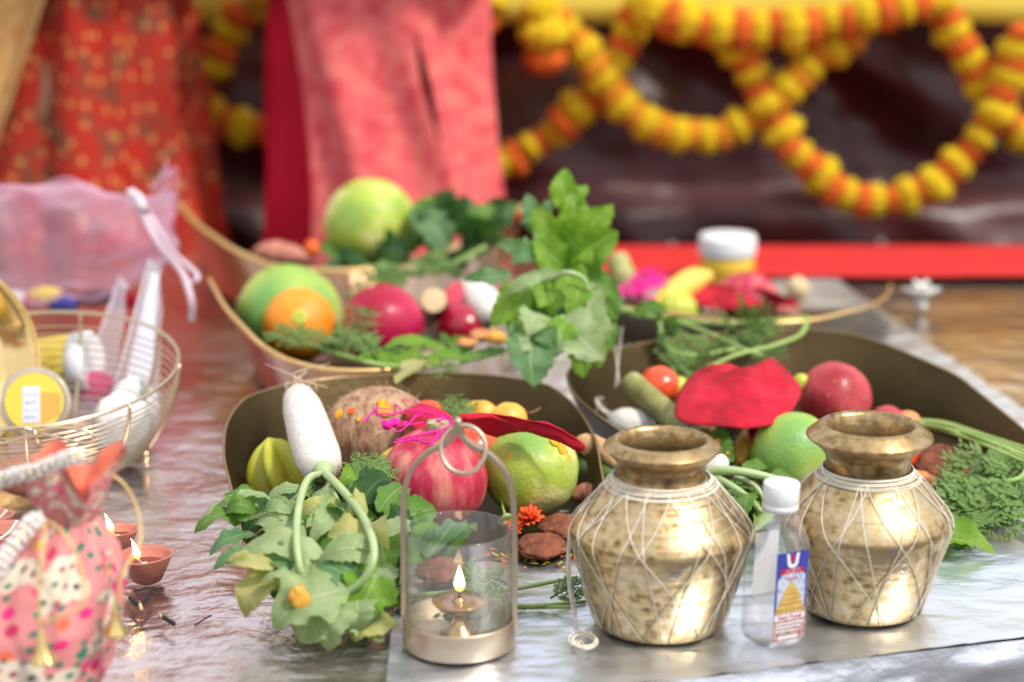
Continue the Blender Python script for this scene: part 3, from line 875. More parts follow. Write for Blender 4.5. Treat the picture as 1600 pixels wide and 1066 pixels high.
# ================================================================ brass winnowing trays
def tray(C, phi, w, L, hb, hc, flare, label, z0=0.0, lift_c=0.0, inm='brass_in', outm='brass_out', sq=.75, ell=False, rimr=.0013):
    ph = radians(phi)
    f = V((sin(ph), -cos(ph), 0)); s = V((cos(ph), sin(ph), 0))
    O = V((C[0], C[1], ZT + z0))
    t = thing('winnowing_tray', O, label, 'tray', 'brass winnowing trays of offerings')
    NS = 72
    def outl(u):
        """u 0..1 from front-left corner round the back to the front-right corner; returns local x, y(front +), back-ness"""
        if ell:
            x = -w + 2 * w * u; k = 1 - (x / w) ** 2
            nx, ny = 2 * L * x / w ** 2, -1.0; q = sqrt(nx * nx + 1)
            return x, L / 2 - L * k, k, (nx / q, ny / q)
        if u < .22:
            k = u / .22; return -w, L / 2 - k * L * .45, 0, (-1, 0)
        if u > .78:
            k = (1 - u) / .22; return w, L / 2 - k * L * .45, 0, (1, 0)
        th = (u - .22) / .56 * pi
        cx, sy = -cos(th), sin(th)
        x = w * math.copysign(abs(cx) ** sq, cx); y = L * .05 - L * .55 * abs(sy) ** sq
        return x, y, sy, (cx, -sy)
    def hgt(u):
        e = min(u, 1 - u) / .5
        return hc + (hb - hc) * min(1, e * 1.5) ** .8
    def wall(u, v):
        x, y, b, nn = outl(u)
        h = hgt(u)
        fl = flare * (h / max(hb, hc)) * (v ** 1.2)
        fl += .0016 * nz((x * 14 + C[0] * 9, y * 14, h * v * 16), 1, 3) * v
        p = O + s * (x + nn[0] * fl) + f * (y + nn[1] * fl)
        return p + V((0, 0, .0015 + h * v + lift_c * v * (1 - b)))
    m = MB(); m.grid(wall, NS, 10)
    def floor(u, v):
        x, y, b, nn = outl(u)
        c = O + f * (L * .1)
        p = O + s * x + f * y
        q = p.lerp(c, v * .999)
        return q + V((0, 0, .0015))
    m.grid(floor, NS, 6)
    # floor in front of the centre: fan to the open edge
    def ff(u, v):
        pl = O + s * (-w + 2 * w * u) + f * (L / 2)
        return pl.lerp(O + f * (L * .1), v * .999) + V((0, 0, .0015))
    m.grid(ff, 20, 6, flip=True)
    in_ = m
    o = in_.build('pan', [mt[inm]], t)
    so = MB()
    def wallo(u, v):
        p = wall(u, v); x, y, b, nn = outl(u)
        return p + s * nn[0] * .0014 + f * nn[1] * .0014
    so.grid(wallo, NS, 10, flip=True).build('outer_wall', mt[outm], t)
    MB().tube([wall(i / NS, 1) + V((0, 0, .0008)) for i in range(NS + 1)], rimr, 8).build('rim', mt['brass_rim' if rimr > .002 else 'brass_edge'], t)
    return t
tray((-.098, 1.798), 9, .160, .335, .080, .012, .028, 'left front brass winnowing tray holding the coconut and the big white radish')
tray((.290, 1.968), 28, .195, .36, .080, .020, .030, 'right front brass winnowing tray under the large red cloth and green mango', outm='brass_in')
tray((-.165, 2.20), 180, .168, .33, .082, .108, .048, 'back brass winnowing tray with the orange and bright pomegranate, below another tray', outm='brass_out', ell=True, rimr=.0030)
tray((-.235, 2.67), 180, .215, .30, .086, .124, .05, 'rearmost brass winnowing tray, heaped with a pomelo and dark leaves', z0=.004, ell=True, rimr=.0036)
tray((.305, 2.48), 183, .215, .32, .070, .036, .045, 'low brass winnowing tray at the back right with a pointed end', outm='brass_in', ell=True, rimr=.0021)  # dark inner brass outside too: paints in the shadow on the outer wall

# ================================================================ LEFT FRONT TRAY
# coconut
c, r = place(585, 675, 176, .015)
ax = axis_to((.9, .1, .25))
coco = MB().ball(c, r, (.80, .80, 1), ax, lump(4, .05, 2, .02, 7), 48, 32).build('coconut', mt['coconut'], loc=c - V((0, 0, r * .8)), label='brown hairy coconut dabbed with yellow turmeric', cat='coconut')
m = MB()
rnd = random.Random(5)
for i in range(420):
    d = V((rnd.gauss(0, 1), rnd.gauss(0, 1), rnd.gauss(0, 1))).normalized()
    p = c + ax @ V((d.x * .8 * r, d.y * .8 * r, d.z * r))
    tn = (V((rnd.gauss(0, 1), rnd.gauss(0, 1), rnd.gauss(0, 1)))).normalized()
    m.tube([p, p + (p - c).normalized() * .0012 + tn * .003, p + (p - c).normalized() * .0014 + tn * .007], [.00035, .0003, .0001], 4, cap=False)
o = m.build('fibre', mt['coconut'], coco, kind='stuff')
def dab(parent, px, py, C, r3, dpx, mat, seed):
    """powder patch lying on an ellipsoid surface facing the camera at the pixel"""
    rr_ = ray(px, py).normalized()
    # intersect with sphere of radius r3
    oc = CAM - C; b = oc.dot(rr_); q = b * b - (oc.length_squared - r3 * r3)
    if q < 0: return
    p = CAM + rr_ * (-b - sqrt(q)); n_ = (p - C).normalized()
    MB().ball(p - n_ * .0006, dpx * mpp(p) / 2, (1, 1, .16), axis_to(n_), lump(seed, .5, 2.5, .3, 6), 20, 10).build('turmeric_dab', mt[mat], parent)
for px, py, s, k in ((527, 648, 20, 'turmeric'), (517, 655, 14, 'turmeric'), (548, 642, 12, 'kumkum'), (602, 640, 24, 'turmeric'), (598, 628, 14, 'turmeric'), (625, 662, 14, 'turmeric'), (560, 655, 8, 'turmeric'), (640, 680, 16, 'turmeric')):
    dab(coco, px, py, c, r * .86, s, k, px)
# magenta thread tuft over the coconut
def tuft(label, spots, zf, n, seed, knots):
    rnd = random.Random(seed)
    base = at(*spots[0], zf(spots[0]))
    t = thing('thread_tassel', base, label, 'thread')
    for i in range(n):
        k = rnd.sample(spots, 4) if i % 2 else [spots[(i + j) % len(spots)] for j in range(4)]
        pts = [at(x + rnd.uniform(-7, 7), y + rnd.uniform(-7, 7), zf((x, y)) + rnd.uniform(0, .008)) for x, y in k]
        MB().tube(bez(pts, 30), .0006 if i % 3 else .0009, 6).build('strand', mt['magenta_thread'], t)
    for x, y, s in knots:
        p = at(x, y, zf((x, y)) + .004)
        MB().ball(p, s * mpp(p), (1, .8, .8), None, lump(x, .5, 3, .3, 8), 18, 12).build('knot', mt['magenta_thread'], t)
    return t
tuft('magenta thread tangle with a knot lying on the coconut', [(570, 660), (600, 625), (635, 640), (585, 640), (620, 668), (665, 640), (700, 655), (680, 690), (640, 690), (612, 685), (690, 665)], lambda p: .105, 8, 3, [(605, 664, 9), (617, 661, 9), (632, 662, 5), (690, 655, 7)])
# white radish with leaves
rd = thing('radish_bunch', at(490, 730, .05), 'large white radish leaning in the tray with its pale leaves spilling forward', 'radish')
ra, rb = at(463, 612, .102), at(505, 735, .076)
pr = bez([ra, ra.lerp(rb, .33) + V((-.001, 0, .004)), ra.lerp(rb, .7) + V((-.002, 0, .004)), rb], 26)
R0 = 37 * mpp(rb)
rads = [R0 * interp(i / (len(pr) - 1), [0, .04, .12, .3, .6, .85, .96, 1], [.10, .46, .72, .90, .99, 1.0, .86, .50]) for i in range(len(pr))]
MB().tube(pr, rads, 28).build('root', mt['radish'], rd)
dr = (rb - ra).normalized()
MB().tube([rb - dr * .004, rb + dr * .006, rb + dr * .013], [R0 * .50, R0 * .42, R0 * .22], 20).build('crown', mt['stem_pale'], rd)
rnd = random.Random(8)
for i in range(9):
    p = ra + V((rnd.uniform(-.008, .012), rnd.uniform(-.01, .01), rnd.uniform(-.004, .01)))
    stem(rd, mt['root_hair'], [p, p + V((rnd.uniform(-.015, .018), 0, rnd.uniform(.006, .018))), p + V((rnd.uniform(-.03, .04), rnd.uniform(-.01, .01), rnd.uniform(-.004, .030)))], [.0011, .0003], 'root_hair', 5, 10)
def mz(y): return interp(y, [740, 800, 860, 920, 960, 1010], [.080, .074, .064, .044, .024, .006])
def A(px, py, dz=0): return at(px, py, mz(py) + dz)
stem(rd, mt['stem_pale'], [rb + dr * .008, A(482, 748, .012), A(468, 786, .018), A(463, 836, .020), A(468, 884, .014), A(478, 908, .008)], [.0036, .0030])
stem(rd, mt['stem_pale'], [rb + dr * .008, A(517, 748, .014), A(547, 780, .020), A(573, 819, .024), A(585, 862, .022), A(575, 897, .018), A(548, 922, .012), A(512, 937, .008)], [.0040, .0028])
stem(rd, mt['stem_pale'], [rb, A(455, 785, .0), A(410, 805, 0), A(360, 815, 0)], [.003, .002])
stem(rd, mt['stem_pale'], [rb, A(530, 790, .0), A(560, 850, 0), A(590, 890, 0)], [.003, .002])
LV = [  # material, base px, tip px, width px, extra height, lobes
 # underlying fill, mostly dark green to paint the shaded gaps between blades
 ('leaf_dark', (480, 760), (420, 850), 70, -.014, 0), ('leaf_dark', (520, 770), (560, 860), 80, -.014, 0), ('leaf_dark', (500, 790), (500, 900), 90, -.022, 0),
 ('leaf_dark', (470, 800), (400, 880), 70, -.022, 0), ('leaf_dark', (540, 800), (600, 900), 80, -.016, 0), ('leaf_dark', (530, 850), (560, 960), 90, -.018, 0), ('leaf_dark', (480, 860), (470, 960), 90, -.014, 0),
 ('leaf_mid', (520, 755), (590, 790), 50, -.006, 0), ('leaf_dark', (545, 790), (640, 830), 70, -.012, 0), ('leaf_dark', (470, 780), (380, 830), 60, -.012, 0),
 ('leaf_mid', (505, 755), (470, 830), 54, -.008, 0), ('leaf_mid', (500, 800), (540, 880), 60, -.006, 0),
 # dark ones at the left end
 ('leaf_mid', (385, 805), (302, 820), 44, .004, 0), ('leaf_mid', (385, 815), (352, 768), 40, .008, 0), ('leaf_blue', (400, 835), (326, 858), 42, .0, 0), ('leaf_mid', (400, 800), (350, 800), 34, .010, 0),
 # pale blades
 ('leaf_pale', (470, 820), (395, 812), 34, .008, 0), ('leaf_pale', (478, 842), (396, 824), 36, .006, 0), ('leaf_pale', (505, 866), (366, 862), 42, .010, 0), ('leaf_pale', (470, 800), (408, 797), 24, .012, 0),
 ('leaf_yellow', (455, 885), (342, 876), 30, .004, 0), ('leaf_blue', (470, 892), (408, 876), 40, .008, 0), ('leaf_yellow', (428, 892), (378, 960), 62, .004, 0), ('leaf_pale', (465, 880), (400, 895), 34, .004, 0),
 ('leaf_pale', (515, 866), (462, 900), 40, .002, 0), ('leaf_pale', (520, 905), (440, 918), 46, .008, 0), ('leaf_blue', (565, 925), (488, 885), 40, .010, 0),
 ('leaf_pale', (592, 868), (497, 872), 44, .012, 0), ('leaf_yellow', (588, 838), (512, 836), 46, .014, 0), ('leaf_yellow', (575, 800), (540, 800), 44, .014, 0), ('leaf_yellow', (592, 818), (606, 858), 36, .016, 0),
 ('leaf_pale', (525, 785), (480, 820), 34, .010, 0), ('leaf_pale', (540, 800), (490, 838), 40, .006, 0), ('leaf_blue', (510, 800), (560, 835), 36, .006, 0), ('leaf_pale', (500, 765), (530, 800), 32, .008, 0),
 ('leaf_bright', (598, 885), (556, 970), 84, .010, 0), ('leaf_pale', (590, 880), (590, 935), 50, .008, 0), ('leaf_bright', (590, 905), (548, 905), 40, .006, 0),
 # the big lobed front leaf and its companions on the foil
 ('leaf_pale', (545, 922), (424, 978), 92, .012, 3), ('leaf_pale', (520, 935), (470, 1004), 84, .008, 0), ('leaf_pale', (545, 935), (510, 1012), 80, .008, 0), ('leaf_pale', (560, 928), (560, 985), 56, .008, 0),
 ('leaf_yellow', (540, 985), (622, 972), 50, .004, 0), ('leaf_pale', (545, 965), (600, 1000), 50, .002, 0),
 # right side dark
 ('leaf_dark', (565, 790), (618, 752), 50, .010, 0), ('leaf_mid', (590, 800), (632, 760), 46, .012, 0), ('leaf_mid', (600, 815), (686, 786), 50, .012, 0), ('leaf_dark', (600, 830), (655, 800), 46, .008, 0),
 ('leaf_mid', (605, 830), (612, 905), 54, .004, 0), ('leaf_dark', (620, 830), (622, 900), 50, .0, 0), ('leaf_mid', (640, 880), (690, 812), 56, .010, 0), ('leaf_blue', (668, 872), (720, 806), 44, .012, 0), ('leaf_mid', (640, 850), (700, 830), 50, .0, 0),
 ('leaf_mid', (700, 870), (742, 812), 44, .008, 0), ('leaf_mid', (545, 760), (580, 745), 36, .006, 0), ('leaf_bright', (530, 758), (560, 748), 30, .008, 0), ('leaf_blue', (540, 775), (590, 770), 36, .008, 0)]
rnd = random.Random(41)
for k_ in range(16):                      # narrow crumpled strips between the big blades
    x, y = rnd.uniform(400, 600), rnd.uniform(775, 930)
    an = rnd.choice((pi, pi, 0)) + rnd.uniform(-.55, .75); ln_ = rnd.uniform(50, 95)
    LV.append((rnd.choice(('leaf_pale', 'leaf_pale', 'leaf_blue', 'leaf_mid', 'leaf_yellow', 'leaf_pale')), (x, y), (x + ln_ * cos(an), y - ln_ * .5 * sin(an)), rnd.uniform(20, 34), rnd.uniform(.002, .014), 0))
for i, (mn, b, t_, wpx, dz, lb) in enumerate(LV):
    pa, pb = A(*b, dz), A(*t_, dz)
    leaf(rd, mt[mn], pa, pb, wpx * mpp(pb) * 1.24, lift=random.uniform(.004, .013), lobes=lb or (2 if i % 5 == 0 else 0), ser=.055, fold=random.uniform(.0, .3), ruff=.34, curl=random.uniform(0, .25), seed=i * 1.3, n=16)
MB().ball(A(468, 936, .016), 17 * mpp(A(468, 936)), (1, .5, 1.2), None, lump(3, .4, 2, .3, 5), 18, 12).build('withered_tip', mt['pear'], rd)
m = MB(); rnd = random.Random(21)
for i in range(16):
    k_ = rnd.randint(5, 23); p = pr[k_]; tg_ = (pr[k_ + 1] - pr[k_ - 1]).normalized(); n0 = (TOCAM - tg_ * TOCAM.dot(tg_)).normalized(); s0 = tg_.cross(n0)
    a = rnd.uniform(-1.2, 1.2); nn_ = n0 * cos(a) + s0 * sin(a); sv = tg_.cross(nn_)
    m.ball(p + nn_ * rads[k_] * .985, .0012, (rnd.uniform(1.5, 3.6), .5, .35), Matrix((sv, tg_, nn_)).transposed(), lump(i, .3, 3), 10, 6)
m.build('root_scar', mt['ginger'], rd, kind='stuff')
rq = [rb - dr * .0045 + (dr.orthogonal().normalized() * cos(2 * pi * k_ / 24) + dr.cross(dr.orthogonal().normalized()) * sin(2 * pi * k_ / 24)) * R0 * (.66 + .05 * sin(k_ * 2.3)) for k_ in range(24)]
MB().tube(rq, .0011, 6, closed=True).build('crown_scar', mt['ginger'], rd)
# star fruit
c = at(440, 742, .042); mm = mpp(c)
axs = axis_to((-.35, .25, .9), .5)
def star(a, rr, z): return rr * (.50 + .50 * abs(cos(2.5 * a)) ** 1.6)
pf = [(0.3 * mm, -62 * mm)] + [(56 * mm * sin(pi * (i / 16)) ** .55, (-60 + 120 * i / 16) * mm) for i in range(1, 16)] + [(.3 * mm, 62 * mm)]
MB().lathe(c, pf, 80, axs, star).build('star_fruit', mt['starfruit'], loc=c, label='yellow green ridged star fruit against the left tray wall', cat='star fruit')
# pomegranate, pomelo
fruit('pomegranate', 'streaky pink pomegranate right behind the lantern', 'pomegranate', 678, 748, 168, .006, 'pome', (1, 1, .95), (.08, -.02, 1), pomefn(1), 'pomegranates', calyx='crown')
pm = fruit('pomelo', 'pale green pomelo smeared yellow, between the lantern and left pot', 'pomelo', 829, 736, 150, .006, 'pomelo', (1, 1, .96), (.05, .30, .95), lump(2, .05, 1.5), 'pomelos', calyx='scar')
cP, rP = place(829, 736, 150, .006)
for px, py, s in ((868, 690, 16), (880, 702, 18), (889, 716, 14), (798, 712, 10)):
    dab(pm, px, py, cP, rP * 1.0, s, 'turmeric', px)
fruit('tomato', 'round orange red tomato behind the lantern handle ring', 'tomato', 738, 700, 84, .035, 'tomato', (1, 1, .85), (0, 0, 1), group='tomatoes', calyx=None)
o = fruit('pear', 'small orange and yellow pear with brown stalk near the tray back', 'pear', 796, 655, 54, .062, 'pear', (1, 1, 1.25), (.7, .2, .15), lambda d: 1 - .16 * max(0, d.z) + .03 * nz(d, 2, 3), calyx='stalk')
fruit('pear', 'orange pear lying left of the stalked pear', 'pear', 752, 648, 46, .064, 'pear', (1, 1, 1.3), (-.8, .2, .1), lump(9, .06))
fruit('sweet_lime', 'deep orange red fruit half hidden under the magenta thread', 'fruit', 668, 660, 76, .050, 'tomato', (1, 1, .9), (0, 0, 1))
# banana edge between coconut and pomegranate
p = [at(590, 752, .05), at(606, 722, .07), at(640, 704, .082), at(690, 702, .084)]
bp_ = bez(p, 20)
MB().tube(bp_, [.0095 * interp(i / (len(bp_) - 1), [0, .1, .3, .8, 1], [.3, .7, 1, .95, .4]) for i in range(len(bp_))], 14).build('banana', mt['banana'], loc=p[1], label='pale yellow banana behind the streaky pomegranate', cat='banana')
# red petal-shaped cloth
sheet([(714, 649), (750, 645), (800, 652), (850, 664), (890, 680), (914, 697), (904, 706), (866, 690), (826, 675), (800, 676), (772, 682), (740, 668)], [.118, .120, .119, .115, .107, .098, .092, .098, .102, .098, .094, .104], .004, 6, 4, .005).build('red_cloth', mt['felt'], loc=at(800, 670, .09), label='narrow curled red cloth strip over the top of the pale pomelo', cat='cloth', solid=.0012)
sheet([(640, 628), (690, 640), (712, 665), (690, 690), (650, 672), (632, 648)], [.10, .10, .10, .098, .098, .10], .003, 5, 6, .002).build('red_cloth', mt['felt'], loc=at(670, 650, .09), label='small red cloth scrap beneath the magenta thread on the coconut', cat='cloth', solid=.0012)
def knob_root(label, cat, name, pts, rads, mat, seed):
    P = [at(*q) for q in pts]
    pp = bez(P, 30); n_ = len(pp)
    mm = mpp(P[0])
    xs = [i / (len(rads) - 1) for i in range(len(rads))]
    m = MB().tube(pp, [max(.0004, mm * interp(i / (n_ - 1), xs, rads) * (1 + .10 * nz((i * .35, seed, 0), 1))) for i in range(n_)], 20)
    return m.build(name, mt[mat], loc=min(P, key=lambda q: q.z), label=label, cat=cat)
knob_root('knobbly tan ginger root beside the right rim of the tray', 'ginger', 'ginger', [(895, 700, .05), (915, 695, .055), (940, 706, .052), (962, 725, .046)], [6, 16, 20, 18, 7], 'ginger', 3)
knob_root('dark green cucumber tucked behind the left brass pot', 'cucumber', 'cucumber', [(900, 722, .034), (925, 738, .034), (970, 760, .034), (1010, 780, .034)], [8, 17, 18, 18, 10], 'cucumber', 5)
knob_root('pinkish sweet potato between the pale pomelo and left pot', 'sweet potato', 'sweet_potato', [(893, 775, .022), (920, 772, .024), (950, 785, .022)], [7, 17, 18, 10], 'sweet_potato', 7)
def cookie(label, px, py, rx, base, tilt=(0, -.15, 1), seed=0, th=.30):
    p = at(px, py, base + .006); r = rx * mpp(p)
    return MB().ball(p, r, (1, .95, th), axis_to(tilt), lump(seed, .16, 2.2, .10, 7), 36, 22).build('cookie', mt['cookie'], loc=p - V((0, 0, r * th)), label=label, cat='cookie', group='brown fried wheat cookies')
cookie('dark brown oval cookie in front of the orange flower', 845, 853, 40, .010, seed=2)
cookie('brown cookie half hidden behind the left pot thread bundle', 880, 822, 38, .016, seed=4)
cookie('brown cookie seen through the lantern glass', 690, 892, 40, .010, seed=6)
# marigold head
def blossom(label, px, py, z, dpx, up, matn, name='marigold', n=46, seed=1, green=True):
    c = at(px, py, z); r = dpx / 2 * mpp(c); rnd = random.Random(seed)
    ax = axis_to(up)
    t = thing(name, c - V((0, 0, r)), label, 'flower')
    for lay, k in ((0, 16), (1, 13), (2, 9)):
        m = MB()
        for i in range(k):
            an = 2 * pi * i / k + lay; el = .25 + lay * .42
            d = V((cos(an) * cos(el), sin(an) * cos(el), sin(el))); ln = r * rnd.uniform(.85, 1.25)
            s_ = V((-sin(an), cos(an), 0)); wd = r * .20
            q = [s_ * wd * .35, -s_ * wd * .35, d * ln * .6 - s_ * wd + V((0, 0, .1 * r)), d * ln - s_ * wd * .5 + V((0, 0, rnd.uniform(-.1, .25) * r)), d * ln * .97 + s_ * wd * .5, d * ln * .6 + s_ * wd + V((0, 0, .1 * r))]
            m.add([c + ax @ v for v in q], [[0, 1, 2, 3, 4, 5]])
        m.build('petals', mt[matn], t, solid=.0004)
    if green:
        MB().lathe(c, [(r * .05, -r * 1.1), (r * .18, -r * .8), (r * .32, -r * .2), (r * .30, r * .1)], 14, ax).build('calyx', mt['stem_green'], t)
    return t
blossom('crumpled orange marigold head standing behind the front cookie', 829, 815, .022, 44, (-.1, -.15, 1), 'petal_orange', seed=3)
blossom('small orange marigold half behind the lantern handle', 806, 826, .016, 30, (-.5, -.6, .6), 'petal_orange', seed=5)
k = thing('flower_bud', at(784, 800, .02), 'green pointed flower bud with a thin stalk against the pomelo', 'flower bud')
b0, b1 = at(792, 812, .020), at(778, 770, .038)
MB().tube(bez([b0, b0.lerp(b1, .4), at(776, 745, .05)], 14), [.0058, .0070, .0056, .0040, .0026, .0016, .0012, .001, .001, .0009, .0009, .0008, .0008, .0006, .0006][:15], 12).build('bud', mt['stem_green'], k)
MB().ball(at(790, 815, .016), .006, (1.2, 1, .8), None, lump(3, .3, 3), 14, 10).build('petals', mt['flower_yellow'], k)
# scattered petals / powder on the tray lip
cr = thing('petal_scraps', at(850, 880, .004), 'loose yellow and orange petals and powder scattered along the tray lip', 'petals')
rnd = random.Random(4)
m = MB(); m2 = MB()
for i in range(60):
    x, y = rnd.uniform(760, 900), rnd.gauss(874, 10)
    p = at(x, y, .0068); a = rnd.uniform(0, 6.3); l_ = rnd.uniform(.002, .009); d = V((cos(a), sin(a), 0)); s_ = V((-sin(a), cos(a), 0)) * rnd.uniform(.0006, .0016)
    (m if rnd.random() < .6 else m2).add([p - s_, p + s_, p + d * l_ + s_ + V((0, 0, .001)), p + d * l_ - s_ + V((0, 0, .002))], [[0, 1, 2, 3]])
m.build('yellow_petals', mt['flower_yellow'], cr, kind='stuff', solid=.0003); m2.build('red_petals', mt['petal_orange'], cr, kind='stuff', solid=.0003)
# long green stems lying in front of the tray
gs = thing('carrot_greens', at(760, 920, .004), 'long thin green stems with feathery leaves lying before the left tray', 'carrot tops', 'feathery carrot tops')
for pts in ([(610, 935), (700, 926), (780, 924), (850, 912), (900, 902)], [(600, 945), (690, 940), (760, 943), (830, 947), (915, 940)], [(650, 890), (700, 910), (770, 935), (800, 945)], [(620, 950), (700, 955), (800, 950), (900, 948)]):
    stem(gs, mt['stem_green'], [at(x, y, .007 + .004 * (i % 2)) for i, (x, y) in enumerate(pts)], [.0022, .0016])
m = MB()
for i, (a, b) in enumerate((((700, 925), (780, 905)), ((690, 935), (640, 965)), ((740, 930), (800, 960)), ((860, 935), (915, 920)), ((600, 945), (560, 985)), ((640, 940), (600, 925)), ((760, 920), (720, 900)), ((670, 950), (730, 968)))):
    frond_mb(m, at(*a, .010), at(*b, .012), .016, .006, 8, i)
m.build('frond', mt['frond'], gs, kind='stuff')
gs2 = thing('dill_sprig', at(575, 735, .07), 'feathery green sprig poking up between the radish crown and coconut', 'carrot tops', 'feathery carrot tops')
m = MB()
for i, (a, b) in enumerate((((560, 755), (565, 712)), ((565, 760), (585, 716)), ((570, 755), (600, 722)), ((575, 765), (612, 735)), ((556, 760), (548, 728)), ((585, 765), (592, 712)))):
    frond_mb(m, at(*a, .082), at(*b, .086), .012, .002, 9, i + 20)
m.build('frond', mt['frond'], gs2, kind='stuff')
gs3 = thing('dried_sprig', at(716, 640, .07), 'thin brownish sprig against the back wall of the left tray', 'sprig')
m = MB()
for i, (a, b) in enumerate((((716, 660), (712, 618)), ((716, 655), (690, 628)), ((718, 655), (738, 632)))): frond_mb(m, at(*a, .088), at(*b, .094), .012, .0, 6, i + 40)
m.build('frond', mt['frond'], gs3, kind='stuff')

# ================================================================ RIGHT FRONT TRAY
fruit('tomato', 'orange red tomato by the sugarcane at the left of its tray', 'tomato', 1030, 602, 66, .050, 'tomato', (1, 1, .9), (0, 0, 1), group='tomatoes')
fruit('lime', 'small yellow green lime touching the large red cloth', 'lime', 1058, 606, 34, .058, 'lime', (1, 1, 1.15), (.5, 0, .5))
fruit('lime', 'little green lime between the red cloth and dull pomegranate', 'lime', 1250, 598, 26, .076, 'lime', (1, 1, 1.2), (.5, 0, .6))
def cane(label, a, b, rpx, skin, nodes=2, name='sugarcane', rtip=None):
    P = [at(*a), at(*b)]
    t = thing(name, P[1] if P[1].z < P[0].z else P[0], label, 'sugarcane', 'pieces of sugarcane')
    r = rpx * mpp(P[0]); n_ = 24
    pts = [P[0].lerp(P[1], i / n_) for i in range(n_ + 1)]
    rr = [r * (1 + .14 * max(0, 1 - abs(((i / n_) * (nodes + .5)) % 1 - .5) * 14)) for i in range(n_ + 1)]
    MB().tube(pts, rr, 18, cap=False).build('stalk', mt[skin], t)
    d = (P[1] - P[0]).normalized()
    MB().lathe(P[0], [(.0002, -.0006), (r * .6, -.0008), (r * .99, 0)], 18, axis_to(d)).build('cut_end', mt['cane_cut'], t)
    MB().lathe(P[1], [(.0002, .0006), (r * .6, .0008), (r * .99, 0)], 18, axis_to(d)).build('cut_end', mt['cane_cut'], t)
    return t
cane('mottled green sugarcane piece slanting beside the red tomato', (986, 598, .078), (1092, 690, .045), 19, 'cane_skin', 3)
wr = thing('white_radish', at(985, 662, .03), 'small white radish with a curled root tip in the right front tray', 'radish')
c = at(985, 664, .040); mm = mpp(c)
MB().ball(c, 27 * mm, (1, 1, 1.5), axis_to((.9, -.35, 0)), lump(4, .04), 30, 18).build('root', mt['radish'], wr)
stem(wr, mt['radish'], [at(962, 655, .04), at(940, 640, .046), at(932, 625, .052), at(942, 622, .056)], [.0048, .0010], 'root_tip')
for i in range(5):
    p = at(945 - i * 3, 645 - i * 4, .046)
    stem(wr, mt['root_hair'], [p, p + V((-.008 + .002 * i, 0, .006)), p + V((-.012 + .006 * i, -.004, -.004))], [.0006, .0002], 'root_hair', 5, 8)
sheet([(1055, 648), (1062, 612), (1085, 582), (1130, 570), (1165, 576), (1190, 566), (1212, 564), (1240, 590), (1252, 612), (1238, 642), (1212, 660), (1170, 668), (1120, 667), (1080, 664)],
      [.085, .094, .104, .108, .106, .110, .112, .104, .098, .090, .084, .080, .080, .082], .014, 16, 9, .0075).build('red_cloth', mt['felt'], loc=at(1150, 640, .07), label='large crinkled red cloth covering the fruit of the right front tray', cat='cloth', solid=.0012)
sheet([(1168, 672), (1190, 668), (1215, 664), (1200, 692), (1182, 700)], [.066, .066, .066, .06, .058], .003, 5, 12, .003).build('red_cloth', mt['felt'], loc=at(1190, 680, .06), label='dark red cloth fold hanging left of the green mango', cat='cloth', solid=.0012)
fruit('coconut', 'brown coconut mostly hidden beneath the large red cloth', 'coconut', 1150, 632, 112, .008, 'coconut', (1, .9, .9), (1, 0, .2))
fruit('pomegranate', 'dull rosy pomegranate right of the large red cloth', 'pomegranate', 1304, 622, 116, .028, 'pome_dull', (1, 1, .95), (.2, .3, .9), pomefn(3), 'pomegranates', calyx=None)
fruit('mango', 'green mango with a yellow flush between the two brass pots', 'mango', 1240, 704, 138, .008, 'pomelo_green', (.92, .92, 1.0), (.35, -.1, .9), lambda d: 1 - .10 * d.z + .03 * nz(d, 1.5, 4), None)
fruit('onion', 'small pink onion behind the right pot rim', 'onion', 1386, 660, 58, .024, 'pome_dull', (1, 1, .9), (0, 0, 1))
fruit('apple', 'red apple half hidden by the right pot neck', 'apple', 1412, 712, 58, .010, 'tomato', (1, 1, .9), (0, 0, 1), calyx=None)
fruit('carrot_stub', 'blunt pinkish carrot top where the green stems begin', 'carrot', 1414, 657, 30, .034, 'carrot', (1, 1, 1.6), (1, .1, .1))
knob_root('yellow overripe pear with dark scars beneath the large red cloth', 'pear', 'overripe_pear', [(1168, 676, .052), (1166, 700, .045), (1156, 724, .036)], [9, 15, 20, 16, 5], 'pear', 11)
fruit('sweet_lime', 'orange fruit peeking out below the red cloth by the left pot', 'fruit', 1100, 690, 62, .018, 'pear', (1, 1, .9), (0, 0, 1))
bl = thing('betel_leaf', at(1130, 705, .04), 'dark green leaf spotted with turmeric under the red cloth', 'leaf')
leaf(bl, mt['leaf_mid'], at(1108, 678, .062), at(1146, 722, .05), .040, .004, nrm=TOCAM, seed=3)
for x, y, s in ((1122, 690, 9), (1124, 686, 6), (1112, 682, 6), (1137, 708, 5), (1116, 676, 4)):
    p = at(x, y, .062); MB().ball(p, s / 2 * mpp(p), (1, .5, 1), None, lump(x, .3, 3), 12, 8).build('turmeric_dab', mt['turmeric'], bl)
knob_root('short blunt carrot piece against the right pot shoulder', 'carrot', 'carrot', [(1410, 745, .022), (1435, 748, .022), (1462, 755, .020)], [10, 13, 13, 8], 'carrot', 13)
c = at(1475, 726, .026)
MB().ball(c, 44 * mpp(c), (1, .9, .36), axis_to((.0, -.55, .8)), lump(8, .12, 2.2, .10, 8), 36, 22).build('cookie', mt['cookie'], loc=c - V((0, 0, .012)), label='large reddish cookie lying by itself at the right of the tray', cat='cookie', group='brown fried wheat cookies')
